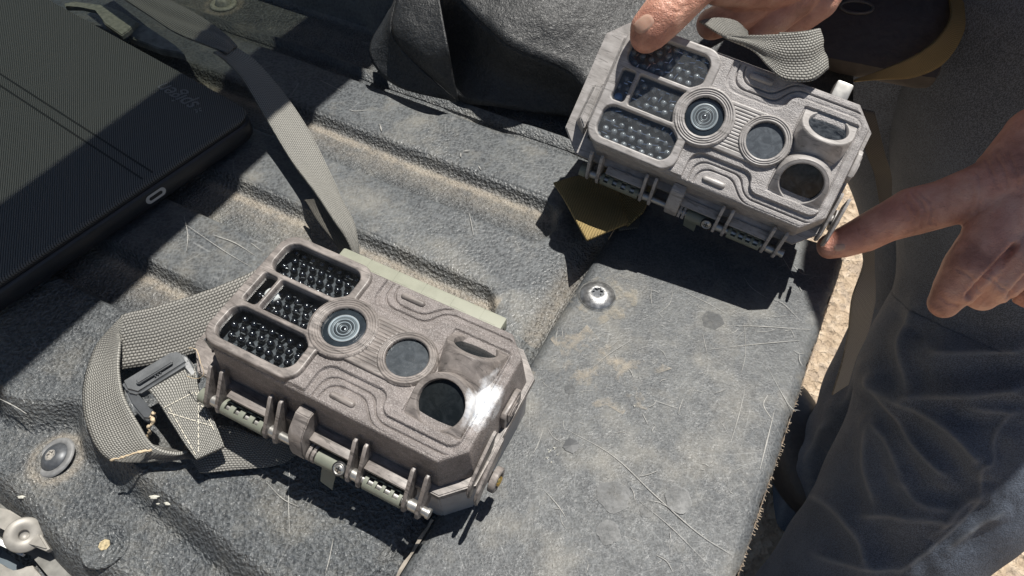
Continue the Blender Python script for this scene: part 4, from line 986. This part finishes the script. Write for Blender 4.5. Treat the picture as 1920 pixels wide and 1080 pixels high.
# yellow-olive strap and pouch at the upper right, grey strap hanging behind the tailgate
YS = empty('yellow_strap', atd(1700, 100, .6)); tag(YS, 'yellow olive webbing strap curving in the shade at upper right', 'strap')
rib_d('strap_run', [(1600, 150, 0.521, 1604, 153, 0.521), (1660, 128, 0.530, 1655, 149, 0.530), (1720, 100, 0.544, 1715, 145, 0.544), (1762, 66, 0.558, 1770, 118, 0.558), (1782, 30, 0.567, 1806, 60, 0.567), (1778, -10, 0.577, 1806, 0, 0.577), (1770, -60, 0.577, 1800, -60, 0.577)], MAT['webolive'], YS)
rib_d('strap_run', [(1800, -40, 0.586, 1850, -60, 0.586), (1822, 20, 0.586, 1840, 8, 0.586), (1856, 36, 0.595, 1832, 20, 0.595), (1800, 50, 0.595, 1780, 44, 0.586)], MAT['webolive'], YS)
GS = empty('hanging_strap', atd(1600, 600, .6)); tag(GS, 'grey webbing strap hanging down behind the tailgate edge', 'strap')
rib_d('strap_run', [(1600, 430, .50, 1640, 440, .50), (1618, 490, .52, 1640, 500, .52), (1597, 560, .54, 1641, 560, .54), (1590, 620, .57, 1628, 620, .57), (1578, 680, .60, 1606, 668, .60), (1560, 740, .64, 1590, 720, .64)], MAT['web'], GS)
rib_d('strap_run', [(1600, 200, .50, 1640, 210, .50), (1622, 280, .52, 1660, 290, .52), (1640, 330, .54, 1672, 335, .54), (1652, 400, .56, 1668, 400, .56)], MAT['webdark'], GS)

# ------------------------------------------------------------------ black bag / cloth behind
m = Mat('black_nylon', .38, spec=.6)
nn_ = m.noise(900, 3, .6); m.color(m.mix(m.ramp(nn_, [(.4, 0.0), (.62, 1.0)]), (.007, .008, .009), (.022, .024, .027))); m.bump(nn_, .0006); m.bump(m.noise(40, 4), .004)
sv = m.ramp(m.voro(1400), [(0, .9), (.12, 0.0)]); m.rough(m.ramp(m.noise(500, 2), [(.3, .34), (.7, .7)]))
MAT['nylon'] = m
BAG = empty('fabric_bag', at(960, 150, .02)); tag(BAG, 'black nylon bag with a folded corner lying behind the cameras', 'bag')
def sheet(name, grid, mat, parent, m_=6, amp=.0):
    G = [catmull([tuple(p) for p in row], m_) for row in grid]; G = [list(x) for x in zip(*G)]; G = [catmull(c_, m_) for c_ in G]
    nr, nc = len(G), len(G[0]); vs = [Vector(p) for r_ in G for p in r_]; fs = [(i*nc+j, i*nc+j+1, (i+1)*nc+j+1, (i+1)*nc+j) for i in range(nr-1) for j in range(nc-1)]
    o = obj(name, mesh(name, vs, fs), mat, parent); md = o.modifiers.new('thick', 'SOLIDIFY'); md.thickness = .0012; return o
# main body: top sheet in the light, front sheet undercut below the ridge
ridge = [(830, -40, .076), (868, 5, .070), (915, 52, .062), (965, 92, .055), (1060, 130, .046), (1100, 168, .040), (1150, 200, .036)]
foot = [(700, 95, .020), (790, 140, .008), (858, 188, .002), (930, 200, .004), (1000, 212, .003), (1070, 222, .003), (1150, 245, .003)]
backr = [(960, -120, .08), (1010, -90, .085), (1080, -60, .085), (1150, -40, .08), (1240, -20, .07), (1340, 0, .06), (1420, 40, .05)]
g1 = [[at(*p) for p in ridge], [at((a[0]+b[0])/2+4, (a[1]+b[1])/2-4, (a[2]+b[2])/2+.004) for a, b in zip(ridge, backr)], [at(*p) for p in backr]]
sheet('top_panel', g1, MAT['nylon'], BAG)
g2 = [[at(*p) for p in ridge], [at(a[0]*.55+b[0]*.45, a[1]*.55+b[1]*.45, a[2]*.5+b[2]*.5-.003) for a, b in zip(ridge, foot)], [at(*p) for p in foot]]
g2 = [[p for p in row] for row in g2]
sheet('front_panel', g2, MAT['nylon'], BAG)
# folded corner catching the sun
g3 = [[at(745, -10, .070), at(775, -12, .073), at(805, -10, .075), at(822, -8, .076)], [at(735, 60, .050), at(775, 70, .053), at(812, 75, .055), at(838, 80, .056)], [at(765, 105, .034), at(795, 125, .034), at(820, 135, .034), at(848, 130, .036)], [at(852, 184, .010), at(854, 186, .010), at(857, 188, .010), at(859, 189, .010)]]
sheet('corner_fold', g3, MAT['nylon'], BAG)
g4 = [[at(742, -10, .069), at(733, 58, .049), at(768, 107, .033), at(852, 186, .009)], [at(735, 10, .05), at(716, 75, .038), at(750, 130, .022), at(852, 190, .007)], [at(728, 20, .04), at(692, 96, .028), at(740, 160, .010), at(855, 192, .005)]]
sheet('corner_flap', g4, MAT['nylon'], BAG)

shade_fill = [[at(1150, 40, .03), at(1230, -60, .05), at(1400, -80, .04), at(1600, -60, .01)], [at(1130, 120, .02), at(1230, 60, .03), at(1400, 60, .02), at(1600, 80, -.01)], [at(1100, 200, .006), at(1230, 190, .005), at(1400, 190, -.005), at(1600, 210, -.04)]]
sheet('side_panel', shade_fill, MAT['nylon'], BAG)  # added dark sheet standing in for shaded clothing behind the held camera
# little metal bracket behind the tablet, on the bed
LB = empty('tie_down_bracket', at(180, 30, 0)); tag(LB, 'worn grey metal tie-down bracket behind the tablet', 'bracket')
def slab2(name, pix, z, th, mat, parent): return slab(name, pix, z, th, mat, parent, .0008)
slab2('bracket_arm', [(120, 6), (140, 2), (200, 10), (228, 22), (258, 40), (240, 58), (228, 66), (196, 44), (180, 18), (150, 12), (122, 12)], .020, .004, MAT['green_head'], LB)
slab2('bracket_foot', [(262, 42), (276, 50), (330, 86), (345, 100), (300, 92), (240, 68)], .012, .006, simple('scuffed_grey_foot', (.24, .25, .24), .5, var=.4, scale=120), LB)
# ------------------------------------------------------------------ the person: hands, jeans, shirt
m = Mat('skin', .42, spec=.45)
n1 = m.noise(50, 5, .6); c = m.ramp(n1, [(.32, (.34, .155, .110)), (.5, (.55, .285, .205)), (.68, (.66, .40, .30))])
red = m.ramp(m.noise(22, 3), [(.45, 0.0), (.7, .7)]); c = m.mix(m.math('MULTIPLY', red, .6), c, (.55, .20, .15))
spot = m.ramp(m.voro(110), [(0.0, .35), (.1, 0.0)]); c = m.mix(spot, c, (.30, .16, .10)); m.color(c)
m.b.inputs['Subsurface Weight'].default_value = .12; m.b.inputs['Subsurface Radius'].default_value = (.004, .0015, .0008); m.b.inputs['Subsurface Scale'].default_value = 1.0
m.bump(m.voro(700, 'DISTANCE_TO_EDGE'), .0004); m.bump(m.noise(200, 5, .65, dist=1.5), .0008); MAT['skin'] = m
PER = empty('person', atd(1800, 700, .9)); tag(PER, 'person in dark jeans holding up a camera and pointing at it', 'person')
def capsule_chain(bm, pts, n=18):
    """pts: (Vector, radius) -> overlapping balls and cones, fused afterwards by the remesh"""
    for k, (p, r) in enumerate(pts):
        s_ = bmesh.ops.create_uvsphere(bm, u_segments=n, v_segments=n//2+2, radius=r)['verts']
        for v in s_: v.co += p
        if k:
            a, ra = pts[k-1]; cyl(bm, a, p, ra, r, n)
def fuse(name, chains, voxel, smooth=6):
    bm = bmesh.new()
    for ch in chains: capsule_chain(bm, ch)
    me = bm_mesh(name, bm); o = bpy.data.objects.new('tmp', me); COL.objects.link(o)
    r_ = o.modifiers.new('r', 'REMESH'); r_.mode = 'VOXEL'; r_.voxel_size = voxel; r_.use_smooth_shade = True
    s_ = o.modifiers.new('s', 'SMOOTH'); s_.iterations = smooth; s_.factor = .5
    dg = bpy.context.evaluated_depsgraph_get(); out = bpy.data.meshes.new_from_object(o.evaluated_get(dg)); bpy.data.objects.remove(o); return out
D = lambda x, y, Z, r: (atd(x, y, Z), r)
# head, above the frame
HEADC = Vector((.44, .08, .50))
# right-hand side hand: pointing index under the camera, other fingers curled down
h2 = [
 [D(1556, 462, .432, .0078), D(1580, 455, .430, .0093), D(1622, 438, .426, .0112), D(1660, 418, .421, .0118), D(1710, 397, .417, .0142), D(1765, 383, .412, .0138), D(1815, 366, .408, .0150), D(1872, 350, .408, .0185), D(1960, 320, .410, .025)],
 [D(1880, 400, .405, .0175), D(1850, 455, .398, .0140), D(1815, 505, .397, .0135), D(1790, 540, .401, .0112), D(1770, 568, .406, .0088)],
 [D(1935, 430, .405, .018), D(1900, 490, .396, .0138), D(1870, 525, .399, .0125), D(1842, 552, .406, .0095)],
 [D(1990, 440, .41, .018), D(1960, 510, .40, .0125), D(1932, 548, .405, .0095)],
 [D(1878, 345, .409, .0185), D(1885, 400, .407, .0185), D(1940, 425, .407, .0185), D(1990, 430, .41, .0185)],
 [D(1885, 330, .410, .0175), D(1960, 270, .412, .024), D(2060, 240, .42, .026)],
 [D(1900, 375, .410, .021), D(2000, 340, .415, .028), D(2100, 300, .43, .028)],
 [D(1940, 410, .410, .02), D(2040, 390, .42, .026), D(2120, 340, .43, .028)],
 [D(2060, 300, .42, .030), D(2180, 240, .44, .028), D(2400, 100, .48, .034), D(2700, -150, .55, .04)]]
for (a, b, z0, z1, r_) in (((1905, 335), (1990, 285), .388, .392, .0035), ((1920, 372), (2010, 330), .388, .392, .004)):
    h2.append([D(*a, z0+.004, r_), D(*b, z1+.002, r_)])
# top hand: thumb on the face, fingers behind the strap
h1 = [
 [D(1212, 68, .3975, .0094), D(1221, 54, .3955, .0118), D(1245, 28, .3925, .0129), D(1276, -2, .391, .0127), D(1310, -40, .394, .0140), D(1370, -80, .408, .019), D(1440, -120, .43, .028)],
 [D(1500, -90, .44, .020), D(1440, -20, .450, .0135), D(1385, 25, .462, .0120), D(1335, 45, .475, .0105)],
 [D(1530, -70, .45, .018), D(1490, -5, .455, .0135), D(1450, 35, .462, .0115), D(1425, 60, .468, .0085)],
 [D(1560, -60, .46, .018), D(1535, 0, .462, .0130), D(1500, 30, .47, .0115), D(1470, 60, .48, .0095)],
 [D(1360, -60, .43, .022), D(1440, -70, .44, .028), D(1530, -80, .45, .024)],
 [D(1400, -60, .445, .026), D(1450, -30, .46, .022), D(1500, -30, .465, .020)],
 [D(1450, -110, .44, .032), D(1600, -300, .45, .030), D(1800, -600, .48, .038)]]
head = [[(HEADC, .082), (HEADC+Vector((-.015, -.03, -.05)), .06)], [(HEADC, .06), (Vector((.50, .24, .52)), .055)]]
hm = fuse('hands', h2+h1+head, .0011, 4)
hands = obj('body', hm, MAT['skin'], PER)
hands['label'] = 'bare hands, one thumb on the camera and one pointing finger'
# finger creases pressed into the mesh
creases = [((1712, 362), (1735, 390), (1728, 425), .0011), ((1700, 370), (1718, 395), (1712, 430), .0008), ((1724, 360), (1748, 385), (1745, 418), .0009), ((1690, 378), (1706, 404), (1703, 434), .0006),
           ((1795, 505), (1820, 520), (1835, 545), .0009), ((1764, 555), (1775, 566), (1795, 572), .0008), ((1855, 520), (1880, 540), (1900, 552), .0008), ((1850, 300), (1862, 330), (1872, 352), .0009), ((1868, 290), (1885, 325), (1888, 350), .0009), ((1836, 330), (1840, 370), (1832, 400), .0007), ((1890, 285), (1905, 320), (1908, 350), .0007),
           ((1615, 420), (1626, 440), (1632, 455), .0005), ((1606, 424), (1614, 440), (1620, 458), .0005), ((1820, 345), (1825, 372), (1815, 398), .0006),
           ((1903, 462), (1862, 505), (1816, 554), .0045), ((1940, 505), (1915, 530), (1893, 556), .0035),
           ((1246, 10), (1262, 22), (1280, 20), .0005), ((1255, 2), (1275, 14), (1292, 10), .0005)]
nv = len(hm.vertices); co = np.empty(nv*3, np.float32); hm.vertices.foreach_get('co', co); co = co.reshape(-1, 3).astype(float)
no = np.empty(nv*3, np.float32); hm.vertex_normals.foreach_get('vector', no); no = no.reshape(-1, 3)
rel = co-np.array(CAM); dep = rel@np.array(FW); PX = 960+FPX*rel[:, 0]/dep; PY = 540-FPX*(rel@np.array(UP))/dep; facing = (np.sum(no*rel, 1) < 0)
def polydist(PX, PY, pts):
    best = np.full(PX.shape, 1e9)
    for (x0, y0), (x1, y1) in zip(pts[:-1], pts[1:]):
        dx, dy = x1-x0, y1-y0; t = np.clip(((PX-x0)*dx+(PY-y0)*dy)/(dx*dx+dy*dy), 0, 1); best = np.minimum(best, np.hypot(PX-x0-t*dx, PY-y0-t*dy))
    return best
disp = np.zeros(nv)
for *pts, dpt in creases:
    P = [tuple(p) for p in catmull([(a, b) for a, b in pts], 4)]; d = polydist(PX, PY, P); cw = 2.6 if dpt < .002 else 5.0; disp -= dpt*0.75*np.exp(-(d/cw)**2)*facing; disp += dpt*.2*np.exp(-((d-2.3*cw)/(1.4*cw))**2)*facing
co += no*disp[:, None]; hm.vertices.foreach_set('co', co.astype(np.float32).ravel()); hm.update()
# thumbnail and fingertip nails
nail = Mat('fingernail', .25); nail.color(nail.ramp(nail.noise(200, 3), [(.3, (.42, .24, .18)), (.7, (.52, .33, .25))])); nail.b.inputs['Subsurface Weight'].default_value = .1
bvh = BVHTree.FromPolygons([Vector(c_) for c_ in co], [tuple(p.vertices) for p in hm.polygons])
def nail_patch(cx_, cy_, ux, uy, la, lb, lift=.0004):
    """curved plate that follows the finger: half axes la, lb pixels, long axis (ux, uy)"""
    vs, fs = [], []; n, k = 20, 5; l = math.hypot(ux, uy); ux, uy = ux/l, uy/l
    def pt(a, b, up):
        x, y = cx_+ux*a-uy*b, cy_+uy*a+ux*b; d = ray(x, y).normalized(); h_ = bvh.ray_cast(CAM, d); return (h_[0]+h_[1]*up) if h_[0] is not None else atd(x, y, .405)
    vs.append(pt(0, 0, lift))
    for j in range(1, k+1):
        s_ = j/k
        for i in range(n):
            t = 2*math.pi*i/n; ca, sa = math.cos(t), math.sin(t); e = .75; vs.append(pt(la*s_*math.copysign(abs(ca)**e, ca), lb*s_*math.copysign(abs(sa)**e, sa), lift if j < k else -.0003))
    fs += [(0, 1+i, 1+(i+1) % n) for i in range(n)]
    for j in range(k-1):
        for i in range(n): fs.append((1+j*n+i, 1+(j+1)*n+i, 1+(j+1)*n+(i+1) % n, 1+j*n+(i+1) % n))
    return obj('fingernail', mesh('fingernail', vs, fs), nail, PER)
nail_patch(1207, 45, 1, -.85, 23, 15)
nail_patch(1574, 464, 1, -.2, 12, 7)

# jeans: two baggy legs with folds
jm = Mat('dark_jeans', .75, spec=.3)
tw = jm.noise(700, 2, .5, jm.coord('Object', (1, 3, 1), (0, 0, .6))); worn = jm.attr('worn')  # worn: fold highlights painted as paler ridges, plus the pale seam
c = jm.mix(jm.ramp(jm.noise(14, 4), [(.35, 0.0), (.7, 1.0)]), (.036, .043, .056), (.064, .077, .102)); c = jm.mix(jm.ramp(tw, [(.4, .0), (.6, .6)]), c, (.16, .19, .245))
c = jm.mix(jm.math('MULTIPLY', worn, .5), c, (.24, .25, .26)); jm.color(c); jm.bump(tw, .0012); jm.bump(jm.noise(60, 5, .6), .0025)
def leg(name, pts, m_=14, n=160, folds=()):
    P = catmull([tuple(atd(x, y, Z)) for x, y, Z, r in pts], m_); Rr = [float(v[0]) for v in catmull([(r,) for *_, r in pts], m_)]
    # finer rings
    me = tube(name, P, Rr, n); nv = len(me.vertices)
    co = np.empty(nv*3, np.float32); me.vertices.foreach_get('co', co); co = co.reshape(-1, 3).astype(float)
    no = np.empty(nv*3, np.float32); me.vertex_normals.foreach_get('vector', no); no = no.reshape(-1, 3).astype(float)
    axis_ = np.repeat(np.array([np.array(p) for p in P]), n, 0); out = co-axis_; out /= np.linalg.norm(out, axis=1)[:, None]
    rel = co-np.array(CAM); dep = rel@np.array(FW); PX = 960+FPX*rel[:, 0]/dep; PY = 540-FPX*(rel@np.array(UP))/dep; facing = np.clip(-np.sum(out*rel, 1)/np.linalg.norm(rel, axis=1)*4, 0, 1)
    disp = .0014*np.sin(co[:, 0]*60+co[:, 2]*45); wv = np.zeros(nv)
    for pts_, amp, wid in folds:
        Pp = [tuple(p) for p in catmull(pts_, 6)]; d = polydist(PX, PY, Pp)
        (ex0, ey0), (ex1, ey1) = Pp[0], Pp[-1]; endf = np.clip(np.minimum(np.hypot(PX-ex0, PY-ey0), np.hypot(PX-ex1, PY-ey1))/30+.25, 0, 1)
        disp += amp*endf*(np.exp(-np.sqrt(d*d+4)/wid)-.35*np.exp(-((d-2.6*wid)/(1.5*wid))**2))*facing
        if amp > 0: wv += .85*np.exp(-(d/(3.2+wid*.12))**2)*facing*endf  # highlight put into the colour along each raised fold
    co += out*disp[:, None]; me.vertices.foreach_set('co', co.astype(np.float32).ravel())
    a = me.attributes.new('worn', 'FLOAT', 'POINT'); a.data.foreach_set('value', np.clip(wv, 0, 1).astype(np.float32)); me.update()
    return obj(name, me, jm, PER)
F = lambda *p: [tuple(map(float, q)) for q in p]
folds = [(F((1920, 656), (1775, 662), (1736, 656)), .007, 15), (F((1920, 728), (1814, 741), (1710, 744), (1687, 757)), .009, 15), (F((1723, 571), (1690, 630), (1687, 682), (1700, 734)), .007, 12),
         (F((1628, 695), (1638, 728), (1697, 760), (1782, 806), (1840, 871)), .010, 15), (F((1644, 734), (1710, 832), (1775, 897)), .007, 12), (F((1628, 786), (1664, 832), (1690, 891)), .006, 11), (F((1625, 800), (1621, 871), (1638, 950)), .006, 12),
         (F((1605, 969), (1684, 969), (1801, 982)), .006, 15), (F((1514, 930), (1559, 950), (1605, 1002), (1631, 1067)), .008, 16), (F((1814, 767), (1920, 777)), .005, 9), (F((1684, 897), (1723, 943), (1790, 960)), .004, 10), (F((1520, 1040), (1600, 1060), (1700, 1070)), .006, 14), (F((1760, 1000), (1795, 960), (1850, 925)), .004, 8), (F((1780, 1030), (1830, 990), (1880, 960)), .004, 8), (F((1650, 560), (1700, 610), (1740, 640)), -.004, 14),
         (F((1899, 773), (1866, 819), (1863, 865), (1840, 878), (1837, 937), (1808, 976), (1749, 1028), (1684, 1074)), .0022, 4)]
leg('jeans_leg', [(2000, -250, .58, .130), (1960, 0, .64, .128), (1930, 250, .70, .124), (1918, 480, .76, .118), (1890, 600, .79, .118), (1835, 700, .81, .122), (1805, 800, .83, .122), (1742, 900, .86, .112), (1668, 1000, .90, .102), (1608, 1080, .93, .099), (1510, 1220, 1.0, .098), (1470, 1400, 1.12, .10)], m_=34, n=380, folds=folds)
leg('jeans_leg', [(1480, -160, .66, .12), (1600, -20, .72, .12), (1720, 160, .80, .11), (1790, 350, .88, .11), (1803, 560, .94, .11), (1752, 660, .98, .11), (1705, 740, 1.02, .112), (1668, 830, 1.1, .118), (1580, 950, 1.22, .125), (1490, 1080, 1.34, .12), (1400, 1250, 1.45, .11)], folds=[(F((1560, 780), (1520, 860), (1530, 960)), .010, 14), (F((1660, 600), (1620, 680), (1610, 780)), .008, 12), (F((1500, 860), (1470, 960), (1450, 1060)), .009, 14), (F((1640, 660), (1590, 740), (1570, 760)), .006, 10)])
# side seam
sp_ = catmull(F((1880, 800), (1870, 850), (1842, 880), (1836, 930), (1815, 975), (1780, 1010), (1730, 1060)), 8); 
# shoe in the shade
bm = bmesh.new(); bmesh.ops.create_uvsphere(bm, u_segments=32, v_segments=20, radius=1)
sc_ = at(1490, 830, -.76)
for v in bm.verts: v.co = sc_+Vector((v.co.x*.055, v.co.y*.13, (v.co.z if v.co.z > -.5 else -.5)*.065))
obj('boot', bm_mesh('boot', bm), simple('dark_boot_leather', (.035, .03, .028), .5, bumpd=.001, bscale=80), PER)
# upper body, out of the frame at the upper right: it shades the legs
shirt = simple('dark_shirt', (.05, .055, .07), .8, bumpd=.001, bscale=120)
def blob_chain(name, chains, vox, mat):
    return obj(name, fuse(name, chains, vox, 3), mat, PER)
V3 = Vector
hip = atd(1850, -250, .60)
SH = [[(V3((.46, .40, .08)), .12), (V3((.46, .36, .22)), .125), (V3((.455, .29, .38)), .135), (V3((.455, .27, .56)), .135)],
      [(V3((.56, .46, .10)), .12), (V3((.59, .42, .25)), .125), (V3((.63, .31, .40)), .14), (V3((.62, .28, .58)), .14)],
      [(V3((.46, .40, .08)), .12), (V3((.56, .46, .10)), .12)], [(V3((.46, .36, .22)), .125), (V3((.59, .42, .25)), .125)], [(V3((.455, .29, .38)), .135), (V3((.60, .36, .40)), .13)], [(V3((.455, .27, .56)), .13), (V3((.60, .33, .58)), .13)],
      [(V3((.68, .38, .55)), .075), (V3((.68, .24, .40)), .06), (atd(2500, -60, .50), .05)],
      [(V3((.42, .36, .55)), .075), (V3((.36, .42, .42)), .055), (atd(1760, -560, .475), .045)],
      [(V3((.52, .30, .66)), .08), (V3((.50, .26, .78)), .09)]]
blob_chain('shirt', SH, .012, shirt)
Qh = Matrix.Translation(HEADC+Vector((0, 0, .02))) @ Matrix.Rotation(R(20), 4, 'X') @ Matrix.Scale(MM, 4)
hard(obj('shade_hat', lathe([(132, -4), (134, 0), (131, 3), (92, 8), (90, 30), (84, 70), (60, 92), (0.001, 98)], 64, Qh), simple('shade_hat_felt', (.12, .10, .08), .9), PER))  # hat added out of view so its brim shades the pointing hand
# pouch on the belt
bm = bmesh.new(); 
PM = simple('dark_brown_pouch', (.036, .031, .030), .55, var=.25, bumpd=.0008, bscale=150)
pc = atd(1640, 40, .60)
Qp = Matrix.Translation(pc) @ Matrix.Rotation(R(-20), 4, 'Z') @ Matrix.Rotation(R(35), 4, 'X')
box(bm, -.052, .06, -.045, .06, -.02, .012, .012)
for v in bm.verts: v.co = Qp @ v.co
BP = tag(obj('belt_pouch', bm_mesh('belt_pouch', bm), PM), 'dark brown pouch with an oval slot hanging at upper right', 'pouch')
hard(BP, 40)
bpy.context.view_layer.update()
pb = BVHTree.FromObject(BP, bpy.context.evaluated_depsgraph_get())
oc = []
for q in range(32):
    t = 2*math.pi*q/32; d = ray(1606+30*math.cos(t)-6*math.sin(t), 14+11*math.sin(t)+4*math.cos(t)).normalized(); h_ = pb.ray_cast(CAM, d)
    oc.append((h_[0]+h_[1]*.0006) if h_[0] is not None else atd(1606+30*math.cos(t), 14+11*math.sin(t), .58))
obj('slot_rim', tube('slot_rim', oc+oc[:1], [.0013]*33, 8), simple('pouch_rim', (.075, .07, .066), .5), BP)
obj('slot_hole', mesh('slot_hole', oc, [tuple(range(32))]), MAT['seal'], BP, smooth=False)
